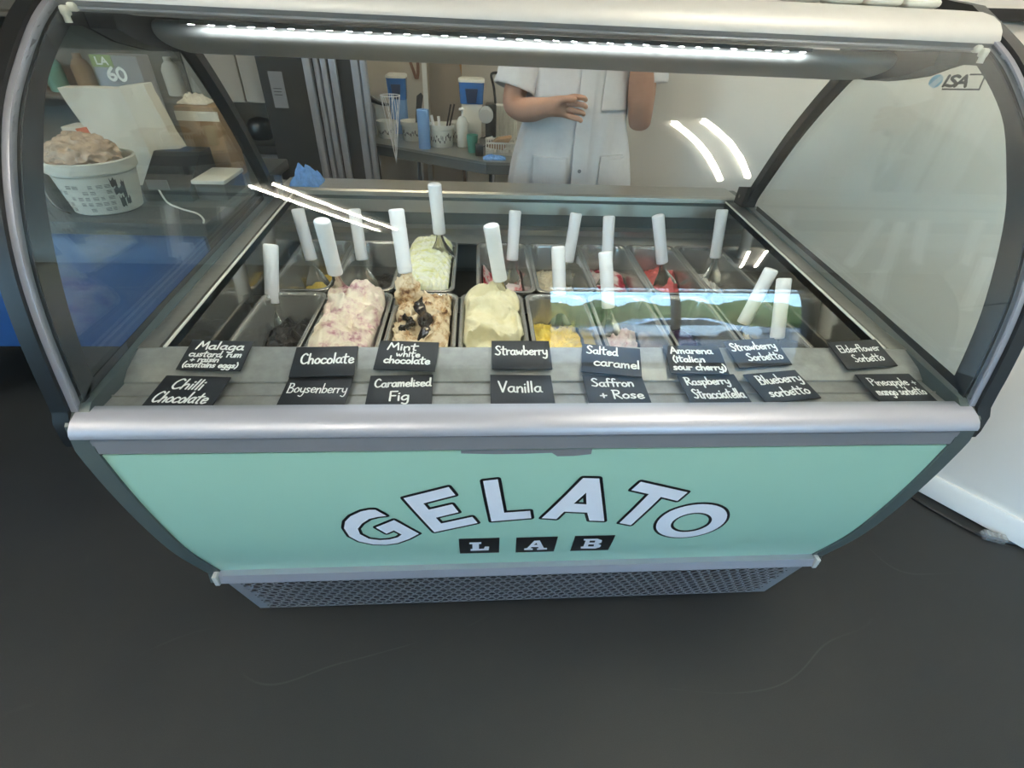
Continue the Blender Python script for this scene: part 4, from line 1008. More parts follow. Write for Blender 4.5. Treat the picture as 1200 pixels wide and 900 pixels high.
# ------------------------------------------------------------------ counter at the left of the case
def left_counter():
    t = thing('side_counter', 'dark topped counter with a blue front left of the case', 'counter', (-1.75, 1.3, 0))
    MB().box((-2.5, .90, .82), (-.95, 1.72, .86), .006).build('worktop', M['stone'], t, 30)
    MB().box((-2.46, .925, .40), (-.98, .945, .82), .004).build('fascia', M['bluefascia'], t, 30)
    MB().box((-2.44, .96, .40), (-1.0, 1.70, .82)).build('carcass', M['blackmat'], t, 0)
    for x in (-2.38, -1.06):
        for y in (1.0, 1.64): MB().cyl((x, y, 0), (x, y, .41), .02).build('leg', M['black'], t)
    # bucket
    c = (-1.30, 1.04, .86)
    b = thing('bucket', 'white plastic bucket with printed label on the left counter', 'bucket', c)
    MB().lathe([(.085, 0), (.092, .004), (.110, .113), (.113, .116), (.113, .120), (.119, .122), (.120, .150), (.116, .153), (.112, .150), (.110, .117), (.09, .01), (.0, .008)], c, 40, False).build('body', M['plastwhite'], b, 35)
    pp = MB()
    for i in range(8):
        for j in range(5):
            a0 = R(-128+i*11); 
            if rnd.random() < .2: continue
            z0 = .092-j*.017; w = R(rnd.uniform(5, 9)); r0 = .0925+.018*(z0/.113)+.0006
            for kk in range(3):
                z = z0-kk*.0035; vs = []
                for q in range(4):
                    a = a0+w*q/3; vs += [Vector((c[0]+r0*math.cos(a), c[1]+r0*math.sin(a), c[2]+z)), Vector((c[0]+r0*math.cos(a), c[1]+r0*math.sin(a), c[2]+z-.0016))]
                pp.add(vs, [(0, 2, 3, 1), (2, 4, 5, 3), (4, 6, 7, 5)])
    pp.build('label_print', M['greytext'], b, 0)
    pp = MB()
    for (a0, z0, w, hh) in ((-42, .105, 9, .022), (-40, .08, 13, .02), (-36, .05, 8, .03), (-28, .095, 6, .05), (-26, .045, 8, .02)):
        vs = []; n = 5
        for q in range(n+1):
            a = R(a0+w*q/n); jt = .006*math.sin(q*2.1+a0)
            for z in (z0+jt, z0-hh+jt*.4):
                r0 = .0925+.018*(z/.113)+.0008; vs.append(Vector((c[0]+r0*math.cos(a), c[1]+r0*math.sin(a), c[2]+z)))
        pp.add(vs, [(2*q, 2*q+2, 2*q+3, 2*q+1) for q in range(n)])
    pp.build('label_picture', M['inkblack'], b, 0)
    hd = MB(); hd.tube(catmull([(c[0]-.122, c[1]-.02, c[2]+.15), (c[0]-.118, c[1]-.07, c[2]+.09), (c[0]-.09, c[1]-.10, c[2]+.035), (c[0]-.03, c[1]-.128, c[2]+.02)], 5), .003, 8); hd.build('bail_handle', M['chrome'], b)
    # film bag bulging out of it
    m = MB(); bm = bmesh.new(); bmesh.ops.create_icosphere(bm, subdivisions=5, radius=1)
    for v in bm.verts:
        n = 1.02+.12*fbm(v.co*2.5+Vector((3, 0, 0)), 4)-.22*abs(noise.noise(v.co*4))-.1*abs(noise.noise(v.co*9)); zz = v.co.z
        v.co = Vector((c[0]-.012+v.co.x*.098*n, c[1]+v.co.y*.09*n, c[2]+.150+(zz*.066*n if zz > 0 else zz*.04)))
    tag(m.bm(bm).build('plastic_bag', M['brownbag'], None, 60), 'crinkled film bag stuffed in the white bucket', 'bag')
    # large folded white paper bag
    p = thing('paper_bag', 'large folded white paper bag standing behind the bucket', 'bag', (-1.32, 1.30, .86))
    def sheet(pts, th, name, mt):
        s = MB(); n = 14; a, b_, d, e = [Vector(q) for q in pts]; g = []
        for j in range(n+1):
            for i in range(n+1):
                u, w = i/n, j/n; q = (a*(1-u)+b_*u)*(1-w)+(e*(1-u)+d*u)*w
                q = q+Vector((0, 1, .2))*(.012*fbm(q*14, 3)); g.append(q)
        k = len(g); fs = []
        for q in list(g): g.append(q+Vector((0, th, 0)))
        for j in range(n):
            for i in range(n):
                a0 = j*(n+1)+i; fs += [(a0, a0+1, a0+n+2, a0+n+1), (k+a0, k+a0+n+1, k+a0+n+2, k+a0+1)]
        for i in range(n):
            for a0, b0 in ((i, i+1), (n*(n+1)+i, n*(n+1)+i+1), (i*(n+1), (i+1)*(n+1)), (i*(n+1)+n, (i+1)*(n+1)+n)): fs.append((a0, b0, k+b0, k+a0))
        s.add(g, fs); return s.build(name, mt, p, 60)
    sheet([(-1.385, 1.27, .862), (-1.23, 1.27, .862), (-1.235, 1.26, 1.165), (-1.455, 1.26, 1.16)], .05, 'bag_front', M['paper'])
    sheet([(-1.225, 1.25, .862), (-1.125, 1.28, .862), (-1.20, 1.28, 1.175), (-1.262, 1.25, 1.17)], .05, 'bag_side', M['paper'])
    # sale box with the 60 sign
    t2 = thing('boxed_sign', 'grey box marked 60 behind the white paper bag', 'box', (-1.33, 1.45, .86))
    MB().box((-1.42, 1.42, .862), (-1.27, 1.50, 1.24), .003).build('box', M['greytrim'], t2, 30)
    MB().box((-1.42, 1.4185, 1.205), (-1.352, 1.42, 1.24)).build('green_corner', M['boxgreen'], t2, 0)
    tx = MB(); pu = lambda x, z: Vector((x, 1.4178, z)); text_mesh(tx, 'LA', -1.405, -1.365, 1.213, .02, .0026, pu, 0, 0)
    text_mesh(tx, '60', -1.385, -1.318, 1.168, .036, .0045, pu, 0, 0); tx.build('lettering', M['chalk'], t2, 0)
    # carton and smaller box
    t3 = thing('carton', 'brown cardboard carton with a white band right of the paper bag', 'carton', (-1.09, 1.4, .86))
    MB().box((-1.17, 1.36, .862), (-1.03, 1.48, 1.105), .003).build('box', M['cardboard'], t3, 30)
    MB().box((-1.172, 1.3585, 1.06), (-1.028, 1.36, 1.09)).build('white_band', M['paper'], t3, 0)
    crumpled('white_bag', (-1.12, 1.42, 1.107), .05, .035, .03, M['paper'], 'small scrunched white bag on top of the brown carton', 'bag', 8)
    # till / scale, dark
    t4 = thing('till', 'low black till beside the bucket on the left counter', 'till', (-1.12, 1.18, .86))
    MB().prism([(-1.22, 1.10, .862), (-1.22, 1.32, .862), (-1.22, 1.32, .985), (-1.22, 1.24, .985), (-1.22, 1.10, .90)], (.15, 0, 0)).build('body', M['black'], t4, 20)
    MB().box((-1.195, 1.095, .90), (-1.13, 1.10, .93)).build('display', M['greytrim'], t4, 0)
    t5 = thing('receipt_box', 'open white topped tray of papers right of the black till', 'tray', (-1.01, 1.2, .86))
    MB().box((-1.06, 1.12, .862), (-.965, 1.28, .915), .003).build('tray', M['blackmat'], t5, 30)
    MB().box((-1.065, 1.115, .915), (-.96, 1.285, .927), .002).build('papers', M['plastwhite'], t5, 30)
    tag(MB().box((-1.53, 1.3, .862), (-1.45, 1.38, 1.04), .003).build('small_carton', M['paper'], None, 30), 'small pale carton left behind the bucket', 'carton')
    tag(MB().prism([(-1.36, 1.145, 1.01), (-1.33, 1.15, 1.0), (-1.345, 1.15, 1.07), (-1.375, 1.145, 1.065)], (0, .004, 0)).build('orange_tag', M['orange'], None, 0), 'orange card sticking up from the bucket bag', 'card')
    tag(MB().tube(catmull([(-1.18, 1.12, .905), (-1.12, 1.04, .880), (-1.06, 1.0, .872), (-1.0, .97, .868), (-.965, .93, .865), (-.955, .905, .862)], 6), .0028, 8).build('white_cable', M['plastwhite'], None), 'thin white cable curving over the left counter edge', 'cable')
    # shelf with goods far behind
    s = thing('wall_shelf', 'dim wall shelf of stock behind the left counter', 'shelf', (-1.75, 2.42, 1.0))
    for z in (.98, 1.30, 1.62): MB().box((-2.6, 2.24, z), (-1.5, 2.499, z+.02), .003).build('board', M['walldark'], s, 30)
    for x in (-2.58, -1.52): MB().box((x-.01, 2.25, .02), (x+.01, 2.495, 1.70)).build('upright', M['blackmat'], s, 0)
    cols = ['paper', 'greytrim', 'green', 'cardboard', 'bluejug', 'plastwhite']
    for i in range(7):
        x = -2.48+i*.14; z = 1.0; k = cols[i % 6]
        o = MB().lathe([(.035, 0), (.042, .004), (.042, .11), (.03, .135), (.018, .145), (.018, .165), (.001, .166)], (x, 2.34, z)).build('stock_jar', M[k], None, 40)
        tag(o, 'dim stock jar on the lowest shelf behind the left counter', 'jar', 'stock jars on the wall shelf')
left_counter()

# ------------------------------------------------------------------ kitchen bench and what stands on it
def kitchen():
    zt = .85
    t = thing('prep_bench', 'stainless steel prep bench on round legs behind the worker', 'bench', (0, 2.1, 0))
    poly = [(-.78, 2.20), (-.55, 2.072), (-.085, 1.797), (.32, 1.797), (.32, 2.08), (.0, 2.5), (-.78, 2.5)]
    MB().prism([(x, y, zt-.012) for x, y in poly], (0, 0, .012)).build('bench_top', M['steel'], t, 0)
    fr = [(-.77, 2.205), (-.55, 2.082), (-.082, 1.806), (.315, 1.806)]
    m = MB()
    for a, b in zip(fr, fr[1:]):
        d = (Vector(b)-Vector(a)).normalized(); n = Vector((-d.y, d.x))*.004
        m.prism([(a[0]+n.x, a[1]+n.y, zt-.055), (b[0]+n.x, b[1]+n.y, zt-.055), (b[0]-n.x, b[1]-n.y, zt-.055), (a[0]-n.x, a[1]-n.y, zt-.055)], (0, 0, .043))
    m.build('apron', M['darksteel'], t, 0)
    for x, y in ((-.055, 1.85), (-.42, 2.10), (-.70, 2.25), (-.70, 2.44), (-.2, 2.44), (.27, 1.88)): MB().cyl((x, y, 0), (x, y, zt-.012), .016, seg=14).build('leg', M['chrome'], t)
    tag(MB().box((-.38, 2.14, 0), (-.1, 2.38, .6), .004).build('cardboard_box', M['cardboard'], None, 30), 'tall brown cardboard box standing on the floor under the steel bench', 'box')
    def tub(c, r, h, label):
        b = thing('gelato_tub', label, 'tub', c, 'printed white tubs on the bench')
        MB().lathe([(r*.84, 0), (r*.87, .003), (r*.93, h*.78), (r, h*.80), (r*1.02, h), (r*.97, h), (r*.92, h*.8), (r*.83, .006), (0, .006)], c, 32, False).build('body', M['plastwhite'], b, 35)
        p = MB(); rg = random.Random(label)
        for i in range(16):
            a0 = R(-150+i*7.5); w = R(rg.uniform(2, 6)); z0 = h*rg.uniform(.3, .65); hh = h*rg.uniform(.06, .22); r0 = r*.93+.0008
            p.add([Vector((c[0]+r0*math.cos(a)*(1-.06*(1-z/h)), c[1]+r0*math.sin(a)*(1-.06*(1-z/h)), c[2]+z)) for a, z in ((a0, z0), (a0+w, z0+.003), (a0+w, z0-hh), (a0, z0-hh*.8))], [(0, 1, 2, 3)])
        p.build('label_print', M['inkblack'], b, 0)
    tub((-.305, 2.11, zt), .064, .1, 'white printed tub of utensils in front right of the blue roll')
    tub((-.222, 2.23, zt), .05, .092, 'white printed tub half hidden behind the pump bottle')
    tub((-.46, 2.23, zt), .06, .09, 'white printed tub of utensils left of the blue roll')
    tub((-.60, 2.27, zt), .05, .08, 'white tub behind the wire cone')
    def stick(a, b, r, m, label, cat, name, grp=None):
        tag(MB().tube([a, b], r, 10).build(name, M[m], None), label, cat, grp)
    stick((-.325, 2.10, zt+.01), (-.352, 2.12, zt+.135), .007, 'handle', 'white utensil handle leaning left in the front tub', 'utensil', 'utensil_handle')
    stick((-.31, 2.11, zt+.01), (-.318, 2.13, zt+.13), .007, 'handle', 'white utensil handle upright in the front tub', 'utensil', 'utensil_handle')
    stick((-.295, 2.09, zt+.01), (-.255, 2.12, zt+.185), .004, 'inkblack', 'thin dark stick in the front tub, left of a pair', 'stick', 'tasting_stick')
    stick((-.285, 2.10, zt+.01), (-.238, 2.13, zt+.185), .004, 'inkblack', 'thin dark stick in the front tub, right of a pair', 'stick', 'tasting_stick')
    p = MB(); p.prism([(-.452, 2.21, zt+.012), (-.436, 2.21, zt+.012), (-.398, 2.24, zt+.20), (-.408, 2.24, zt+.215), (-.43, 2.24, zt+.20)], (0, .006, 0)); tag(p.build('paddle', M['blackmat'], None, 20), 'dark wooden paddle standing in the tub left of the blue roll', 'paddle')
    tag(MB().lathe([(.028, 0), (.029, .002), (.029, .168), (.028, .17), (.012, .17), (.012, .16), (0, .16)], (-.385, 2.04, zt), 28, False).build('paper_roll', M['blueroll'], None, 40), 'upright blue paper roll on the steel bench', 'roll')
    b = thing('pump_bottle', 'clear white pump bottle right of the front tub', 'bottle', (-.20, 2.10, zt))
    MB().lathe([(.024, 0), (.027, .004), (.027, .11), (.02, .13), (.01, .138), (0, .138)], (-.20, 2.10, zt), 24).build('bottle_body', M['plastwhite'], b, 40)
    m = MB(); m.cyl((-.20, 2.10, zt+.138), (-.20, 2.10, zt+.165), .005); m.box((-.215, 2.075, zt+.165), (-.192, 2.11, zt+.173), .002); m.build('pump', M['handle'], b)
    tag(MB().lathe([(.02, 0), (.021, .002), (.028, .078), (.026, .078), (.019, .006), (0, .006)], (-.15, 1.985, zt), 24, False).build('green_cup', M['green'], None, 40), 'green plastic cup near the front edge of the bench', 'cup')
    def dispenser(c, w, label, base):
        d = thing('water_dispenser', label, 'dispenser', c, 'blue water dispensers')
        MB().box((c[0]-w*.42, c[1]-.045, c[2]), (c[0]+w*.42, c[1]+.045, c[2]+.165), .006).build('stand', base, d, 30)
        k = MB(); k.loft([rrect(w*.94, .10, .02, cx=c[0], cy=c[1], z=c[2]+.165), rrect(w*1.04, .115, .022, cx=c[0], cy=c[1], z=c[2]+.262)]); k.build('tank', M['bluejug'], d, 35)
        k = MB(); k.loft([rrect(w*1.08, .12, .022, cx=c[0], cy=c[1], z=c[2]+.262), rrect(w*1.08, .12, .022, cx=c[0], cy=c[1], z=c[2]+.273), rrect(w*.9, .10, .02, cx=c[0], cy=c[1], z=c[2]+.278)]); k.build('lid', M['plastwhite'], d, 35)
        k = MB(); k.prism([(c[0]-w*.26, c[1]-.0605, c[2]+.235), (c[0]+w*.26, c[1]-.0605, c[2]+.235), (c[0]+w*.18, c[1]-.0605, c[2]+.17), (c[0]-w*.18, c[1]-.0605, c[2]+.17)], (0, .004, 0)); k.build('filter', M['navy'], d, 0)
    dispenser((-.155, 2.34, zt), .125, 'blue water dispenser with white stand behind the pump bottle', M['plastwhite'])
    dispenser((-.545, 2.40, zt), .095, 'blue water dispenser on a blue stand behind the wire cone', M['blueroll'])
    # wire cone hung on the bench edge
    w = thing('wire_cone', 'white wire mesh cone hanging at the bench edge', 'cone', (-.545, 2.04, .80))
    m = MB(); cx, cy = -.53, 2.03; tipz, topz, rr = .78, 1.075, .045
    for k in range(5):
        a = 2*PI*k/5; pts = []
        for i in range(9):
            q = i/8; aa = a+1.4*q; pts.append((cx+rr*q*math.cos(aa), cy+rr*q*math.sin(aa), tipz+(topz-tipz)*q))
        m.tube(pts, .0013, 5)
        pts = [(2*cx-x+0, y, z) for x, y, z in pts]; m.tube(pts, .0013, 5)
    m.tube([(cx+rr*math.cos(2*PI*k/24), cy+rr*math.sin(2*PI*k/24), topz) for k in range(25)], .002, 6)
    m.build('mesh', M['handle'], w); MB().tube([(cx, cy+rr, topz), (cx, cy+rr+.004, .9), (cx-.01, 2.085, .852)], .002, 6).build('hook', M['handle'], w)
    # black machine with chrome disc and lever
    k = thing('cone_iron', 'black cone iron with a chrome disc and lever beside the worker', 'machine', (-.06, 2.16, zt))
    MB().box((-.115, 2.10, zt), (.0, 2.22, zt+.02), .004).build('base', M['black'], k, 30)
    MB().box((-.085, 2.14, zt+.02), (-.03, 2.20, zt+.19), .01).build('column', M['black'], k, 30)
    m = MB(); m.cyl((-.083, 2.10, zt+.145), (-.083, 2.14, zt+.145), .036, seg=32); m.cyl((-.083, 2.092, zt+.145), (-.083, 2.10, zt+.145), .026, seg=32); m.build('disc', M['alumat'], k, 30)
    MB().tube(catmull([(-.035, 2.16, zt+.19), (-.045, 2.155, zt+.26), (-.058, 2.15, zt+.305), (-.05, 2.15, zt+.318), (-.02, 2.15, zt+.32), (.03, 2.15, zt+.32)], 4), .006, 8).build('lever', M['black'], k)
    MB().cyl((-.1, 2.06, zt+.035), (-.06, 2.12, zt+.035), .02, seg=20).build('drip_plate', M['chrome'], k)
    m = thing('ribbed_crate', 'white ribbed upright plastic rack behind the worker', 'rack', (.02, 2.3, zt))
    q = MB(); q.box((-.035, 2.27, zt), (.085, 2.32, zt+.17), .008)
    for i in range(9): q.cyl((-.028+i*.0135, 2.268, zt+.008), (-.028+i*.0135, 2.268, zt+.162), .0045, seg=10)
    q.build('ribs', M['plastwhite'], m, 35)
    bk = thing('basket', 'white slatted basket of cardboard sleeves at the bench end', 'basket', (-.0, 2.0, zt))
    q = MB(); x0, x1, y0, y1 = -.085, .06, 1.93, 2.04
    q.box((x0, y0, zt), (x1, y1, zt+.004))
    for z in (.006, .05): 
        q.box((x0, y0, zt+z), (x1, y0+.004, zt+z+.008)); q.box((x0, y1-.004, zt+z), (x1, y1, zt+z+.008)); q.box((x0, y0, zt+z), (x0+.004, y1, zt+z+.008)); q.box((x1-.004, y0, zt+z), (x1, y1, zt+z+.008))
    for i in range(13):
        x = x0+i*(x1-x0-.004)/12; q.box((x, y0, zt), (x+.004, y0+.003, zt+.054)); q.box((x, y1-.003, zt), (x+.004, y1, zt+.054))
    q.build('slats', M['plastwhite'], bk, 0)
    tag(MB().prism([(-.075, 1.95, zt+.03), (.0, 1.95, zt+.02), (.04, 1.96, zt+.075), (-.03, 1.96, zt+.065)], (0, .06, 0)).build('cardboard_sleeve', M['cardboard'], None, 0), 'folded cardboard sleeve in the white slatted basket', 'cardboard')
    tag(MB().box((.065, 1.90, zt), (.16, 1.99, zt+.065), .003).build('small_box', M['cardboard'], None, 30), 'small brown box right of the slatted basket', 'box')
    tag(MB().box((-.135, 1.90, zt), (-.098, 1.95, zt+.05), .004).build('black_canister', M['black'], None, 30), 'small black canister right of the green cup', 'canister')
    crumpled('folded_cloth', (-.045, 1.865, zt), .052, .03, .022, M['bluecloth'], 'blue cloth lying at the front edge of the steel bench', 'cloth', 5, 'blue cloths')
    # appliance at the far left end
    f = thing('food_mixer', 'grey mixer with a black arm at the left end of the bench', 'mixer', (-.70, 2.3, zt))
    MB().loft([rrect(.07, .09, .02, cx=-.70, cy=2.32, z=zt), rrect(.075, .095, .025, cx=-.70, cy=2.32, z=zt+.12), rrect(.055, .075, .025, cx=-.70, cy=2.32, z=zt+.15)]).build('body', M['greytrim'], f, 40)
    MB().tube(catmull([(-.73, 2.3, zt+.17), (-.68, 2.29, zt+.175), (-.62, 2.28, zt+.155), (-.575, 2.28, zt+.15)], 4), [.02, .02, .02, .02, .018, .014, .012, .01, .008, .008, .007, .007, .006], 10).build('arm', M['black'], f)
    MB().tube([(-.715, 2.3, zt+.18), (-.735, 2.31, zt+.28), (-.73, 2.31, zt+.285), (-.70, 2.3, zt+.18)], .004, 8).build('bail', M['blackmat'], f)
    # straps on the wall
    def strap(pts, m, label, patch=None, mp=None):
        s = thing('hanging_strap', label, 'strap', pts[0])
        q = MB(); c = catmull(pts, 4)
        rings = [[p+Vector((-.008, 0, 0)), p+Vector((.008, 0, 0)), p+Vector((.008, .003, 0)), p+Vector((-.008, .003, 0))] for p in c]
        q.loft(rings); q.build('band', M[m], s, 0)
        if patch: MB().prism(patch, (0, .006, 0)).build('patch', M[mp], s, 0)
    strap([(-.515, 2.612, 1.32), (-.50, 2.606, 1.20), (-.475, 2.602, 1.12), (-.462, 2.602, 1.085), (-.452, 2.602, 1.12), (-.45, 2.606, 1.22), (-.45, 2.612, 1.32)], 'strapd', 'thin brown strap looped on the wall left of the corner')
    strap([(-.27, 2.985, 1.32), (-.235, 2.98, 1.17), (-.215, 2.975, 1.08), (-.19, 2.975, 1.06)], 'strap', 'tan strap with a patch hanging on the shaded recess wall', [(-.225, 2.97, 1.04), (-.135, 2.97, 1.075), (-.125, 2.97, 1.135), (-.215, 2.97, 1.105)], 'strap')
kitchen()

# ------------------------------------------------------------------ the worker
def skinmesh(name, joints, bones, m, parent, root=0, sub=2):
    me = bpy.data.meshes.new(name); o = bpy.data.objects.new(name, me); COL.objects.link(o)
    off = Vector(parent['_o'])
    me.from_pydata([tuple(Vector(j[:3])-off) for j in joints], bones, [])
    me.materials.append(m)
    md = o.modifiers.new('skin', 'SKIN'); md.use_smooth_shade = True
    for i, j in enumerate(joints):
        sv = me.skin_vertices[0].data[i]; sv.radius = (j[3], j[4] if len(j) > 4 else j[3]); sv.use_root = (i == root)
    sb = o.modifiers.new('sub', 'SUBSURF'); sb.levels = sub; sb.render_levels = sub
    o.parent = parent; o['_o'] = tuple(off); return o
def person():
    px, py = .255, 1.47
    P = thing('person', 'person in a white short sleeved lab coat behind the case, one hand raised', 'person', (px, py, 0))
    J = []; Bn = []
    def j(x, y, z, r, r2=None, to=None):
        J.append((x, y, z, r, r2 if r2 else r)); k = len(J)-1
        if to is not None: Bn.append((to, k))
        return k
    pel = j(px, py, .95, .13, .10)
    s1 = j(px, py, 1.08, .12, .09, pel); s2 = j(px, py, 1.24, .14, .10, s1); s3 = j(px, py+.01, 1.38, .12, .09, s2)
    nk = j(px, py+.01, 1.47, .055, .055, s3); hd0 = j(px, py-.01, 1.545, .068, .075, nk); hd = j(px, py-.015, 1.63, .076, .092, hd0); hd2 = j(px, py-.005, 1.70, .06, .075, hd)
    nose = j(px, py-.105, 1.60, .012, .012, hd)
    for s in (-1, 1):
        h = j(px+s*.09, py, .90, .085, .085, pel); k = j(px+s*.10, py-.01, .49, .056, .056, h); a = j(px+s*.105, py+.02, .09, .036, .036, k); j(px+s*.11, py-.12, .04, .034, .028, a)
    # arm at the photo's left: forearm across the body
    sh = j(px-.175, py, 1.385, .058, .055, s3)
    el = j(-.005, py-.06, 1.125, .048, .046, sh); fa = j(.055, py-.125, 1.13, .047, .047, el); wr = j(.12, py-.185, 1.152, .031, .034, fa)
    pm = j(.165, py-.205, 1.158, .022, .040, wr)
    # fingers of that hand, curled loosely
    fw = Vector((.85, -.3, .05)).normalized(); upv = Vector((0, 0, 1))
    for q, (dz, ln, cz) in enumerate(((.032, .072, .0), (.012, .080, -.0), (-.010, .075, -.0), (-.030, .060, -.0))):
        b0 = j(.175, py-.21, 1.158+dz*.8, .0115, .0115, pm)
        b1 = j(.205, py-.222, 1.158+dz, .010, .010, b0); b2 = j(.205+ln*.36, py-.238+.004*q, 1.155+dz*1.05, .0088, .0088, b1); b3 = j(.205+ln*.5, py-.222, 1.146+dz*1.05, .0078, .0078, b2)
    t0 = j(.15, py-.228, 1.178, .013, .013, pm); t1 = j(.175, py-.252, 1.186, .011, .011, t0); j(.205, py-.258, 1.184, .0095, .0095, t1)
    # arm at the photo's right: elbow down, forearm folded up
    sh2 = j(px+.175, py, 1.385, .058, .055, s3)
    ue = j(.488, py-.015, 1.22, .056, .054, sh2); e2 = j(.49, py-.05, 1.075, .043, .043, ue); f2 = j(.460, py-.10, 1.19, .054, .052, e2); w2 = j(.415, py-.165, 1.345, .030, .033, f2); p2 = j(.395, py-.18, 1.39, .022, .036, w2)
    for q, dx in enumerate((-.028, -.009, .010, .028)):
        b0 = j(.392+dx*.8, py-.183, 1.402, .0115, .0115, p2); b1 = j(.388+dx, py-.195, 1.438, .010, .010, b0); b2 = j(.386+dx*1.05, py-.218, 1.458+.004*(q % 2), .0088, .0088, b1); j(.388+dx, py-.236, 1.452, .008, .008, b2)
    t0 = j(.37, py-.2, 1.39, .013, .013, p2); t1 = j(.352, py-.222, 1.41, .011, .011, t0); j(.35, py-.24, 1.43, .0095, .0095, t1)
    skinmesh('body', J, Bn, M['skin'], P)
    # face details and hair
    for s in (-1, 1):
        bm = bmesh.new(); bmesh.ops.create_uvsphere(bm, u_segments=16, v_segments=12, radius=.012, matrix=Matrix.Translation((px+s*.031, py-.084, 1.625))); MB().bm(bm).build('eye', M['handle'], P)
        bm = bmesh.new(); bmesh.ops.create_uvsphere(bm, u_segments=12, v_segments=8, radius=.006, matrix=Matrix.Translation((px+s*.031, py-.0935, 1.625))); MB().bm(bm).build('pupil', M['inkblack'], P)
        bm = bmesh.new(); bmesh.ops.create_uvsphere(bm, u_segments=12, v_segments=8, radius=1, matrix=Matrix.Translation((px+s*.078, py+.0, 1.605)) @ Matrix.Diagonal((.01, .018, .032, 1))); MB().bm(bm).build('ear', M['skin'], P)
    MB().tube([(px-.022, py-.095, 1.555), (px, py-.1, 1.553), (px+.022, py-.095, 1.555)], [.004, .006, .004], 8).build('mouth', M['strapd'], P)
    bm = bmesh.new(); bmesh.ops.create_icosphere(bm, subdivisions=4, radius=1)
    for v in bm.verts:
        c = v.co.copy(); n = 1+.04*fbm(c*5, 3)
        z = c.z
        if c.y < .15: z = max(z, .12+.25*max(0, .15-c.y)) if c.z < .5 else c.z
        front = max(0, -c.y-.5)*.3
        v.co = Vector((px+c.x*.088*n, py+.008+c.y*.102*n+front*.03, 1.665+max(z, -.55)*.082*n+front*.075))
    MB().bm(bm).build('hair', M['hair'], P, 60)
    # coat: ringed torso with hanging folds
    coat = MB(); rings = []; N = 72
    prof = [(.52, .262, .165), (.62, .256, .160), (.74, .250, .153), (.84, .243, .147), (.94, .228, .140), (1.04, .205, .133), (1.12, .190, .130), (1.2, .186, .130), (1.28, .188, .130), (1.34, .190, .125), (1.39, .178, .112), (1.425, .13, .09), (1.45, .085, .075), (1.465, .075, .07)]
    pts = catmull([(z, a, b) for z, a, b in prof], 4)
    for q in pts:
        z, a, b = q; rg = []
        fold = sm(1.35, .7, z)
        for k in range(N):
            an = 2*PI*k/N; f = 1+.075*fold*math.sin(an*9+1.3*math.sin(z*9))+.014*math.sin(an*11+z*14)*sm(1.45, 1.3, z)+.02*fbm(Vector((math.cos(an)*2, math.sin(an)*2, z*5)), 3)
            ca, sa = math.cos(an), math.sin(an)
            rg.append(Vector((px-.005+a*math.copysign(abs(ca)**.85, ca)*f, py-.003+b*math.copysign(abs(sa)**.9, sa)*(.97+(f-1)*.8), z)))
        rings.append(rg)
    coat.loft(rings, cap=False); ct = coat.build('lab_coat', M['coat'], P, 60)
    sd = ct.modifiers.new('solid', 'SOLIDIFY'); sd.thickness = .004; sd.offset = 0
    def front_y(x, z):
        best = None
        for q in pts:
            if best is None or abs(q.x-z) < abs(best.x-z): best = q
        a, b = best.y, best.z; u = max(-.98, min(.98, (x-px+.005)/a)); return py-.003-b*(1-abs(u)**(2/.85))**(.45)*1.03-.004
    def patch(name, x0, x1, z0, z1, th=.004, nx=10, nz=8, mt='coat', lean=0):
        m = MB(); g = []
        for jz in range(nz+1):
            for i in range(nx+1):
                z = z0+(z1-z0)*jz/nz; x = x0+(x1-x0)*i/nx+lean*(z-z0)
                g.append(Vector((x, front_y(x, z)-.0035+.002*math.sin(30*x+20*z), z)))
        k = len(g); g += [q+Vector((0, th, 0)) for q in list(g)]; w = nx+1; fs = []
        for jz in range(nz):
            for i in range(nx): a = jz*w+i; fs += [(a, a+1, a+w+1, a+w), (k+a, k+a+w, k+a+w+1, k+a+1)]
        for i in range(nx): fs += [(i, i+1, k+i+1, k+i), (nz*w+i, nz*w+i+1, k+nz*w+i+1, k+nz*w+i)]
        for jz in range(nz): fs += [(jz*w, (jz+1)*w, k+(jz+1)*w, k+jz*w), (jz*w+nx, (jz+1)*w+nx, k+(jz+1)*w+nx, k+jz*w+nx)]
        m.add(g, fs); return m.build(name, M[mt], ct, 40)
    patch('placket', px-.025, px+.03, .54, 1.42, .005, 4, 30)
    patch('pocket', .085, .205, .76, .975, .006); patch('pocket', .335, .452, .76, .985, .006); patch('breast_pocket', .315, .425, 1.14, 1.27, .005)
    patch('pocket_hem', .085, .205, .955, .98, .009); patch('pocket_hem', .335, .452, .965, .99, .009)
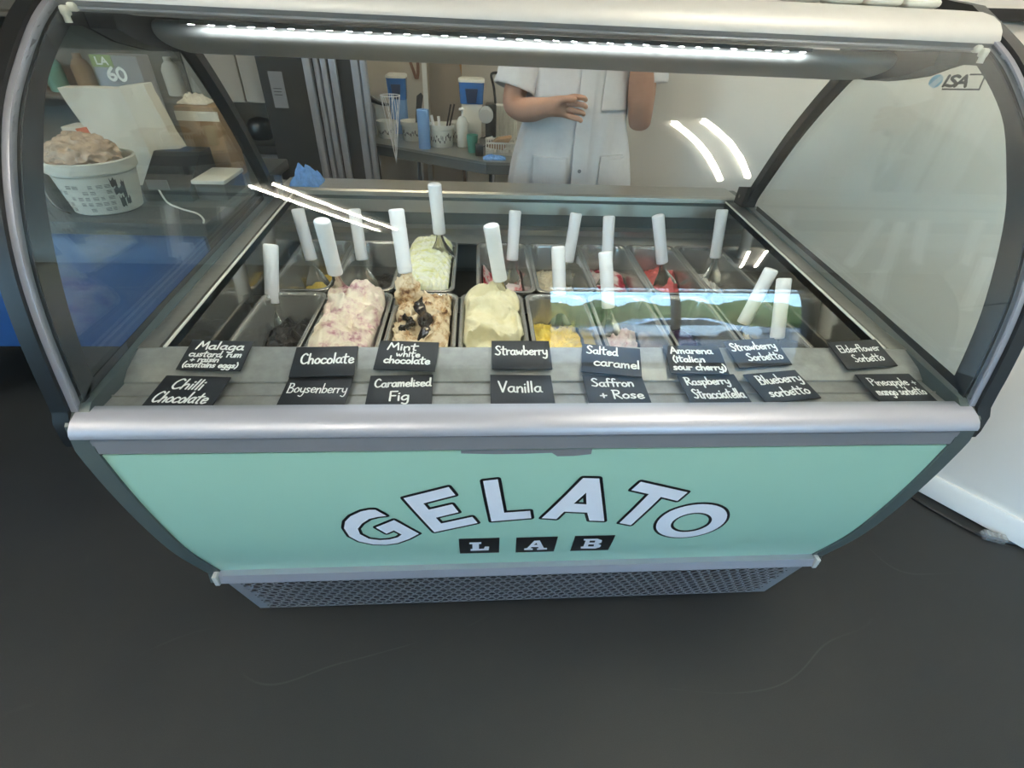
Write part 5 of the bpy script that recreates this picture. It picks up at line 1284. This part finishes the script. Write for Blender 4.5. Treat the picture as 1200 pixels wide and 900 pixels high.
    for z in (.94, 1.30):
        y = front_y(px, z)-.008; MB().cyl((px+.002, y, z), (px+.002, y-.003, z), .007, seg=14).build('button', M['greytrim'], ct)
    def sleeve(pts_, rs):
        m = MB(); q = []
        c = [Vector(p) for p in pts_]; seg = 28; up = None; rings = []
        cc = catmull(pts_, 5); n = len(cc)
        for i, p in enumerate(cc):
            t = (cc[min(i+1, n-1)]-cc[max(i-1, 0)]).normalized()
            u = t.cross(Vector((0, 1, 0))).normalized(); w = t.cross(u); r = rs[0]+(rs[1]-rs[0])*i/(n-1)
            rings.append([p+(u*math.cos(2*PI*k/seg)+w*math.sin(2*PI*k/seg))*r*(1+.05*math.sin(k*2.2+i*.9)+.04*fbm(p*9+Vector((k*.3, 0, 0)), 2)) for k in range(seg)])
        m.loft(rings, cap=False); o = m.build('sleeve', M['coat'], P, 60)
        s = o.modifiers.new('solid', 'SOLIDIFY'); s.thickness = .004
    sleeve([(px-.13, py, 1.40), (px-.19, py-.005, 1.35), (px-.225, py-.03, 1.25), (px-.245, py-.045, 1.185)], (.075, .076))
    sleeve([(px+.13, py, 1.40), (px+.19, py-.0, 1.36), (px+.232, py-.01, 1.28), (px+.242, py-.02, 1.215)], (.075, .074))
    # trousers and shoes
    m = MB()
    for s in (-1, 1):
        m.tube([(px+s*.085, py, .93), (px+s*.09, py, .8), (px+s*.10, py-.01, .49), (px+s*.105, py+.02, .1), (px+s*.105, py+.02, .055)], [.10, .10, .078, .065, .068], 20)
    m.build('trousers', M['cloth_dark'], P, 60)
    for s in (-1, 1):
        q = MB(); rings = []
        for yy, w, h in ((.07, .02, .03), (.06, .036, .07), (.0, .04, .085), (-.06, .044, .07), (-.12, .048, .05), (-.16, .042, .042), (-.185, .02, .03)):
            rings.append([Vector((px+s*.11+w*math.cos(2*PI*k/16), py+.03+yy, max(0, h/2+h/2*math.sin(2*PI*k/16)))) for k in range(16)])
        q.loft(rings); q.build('shoe', M['black'], P, 50)
person()
for o in bpy.data.objects:
    if '_o' in o: del o['_o']
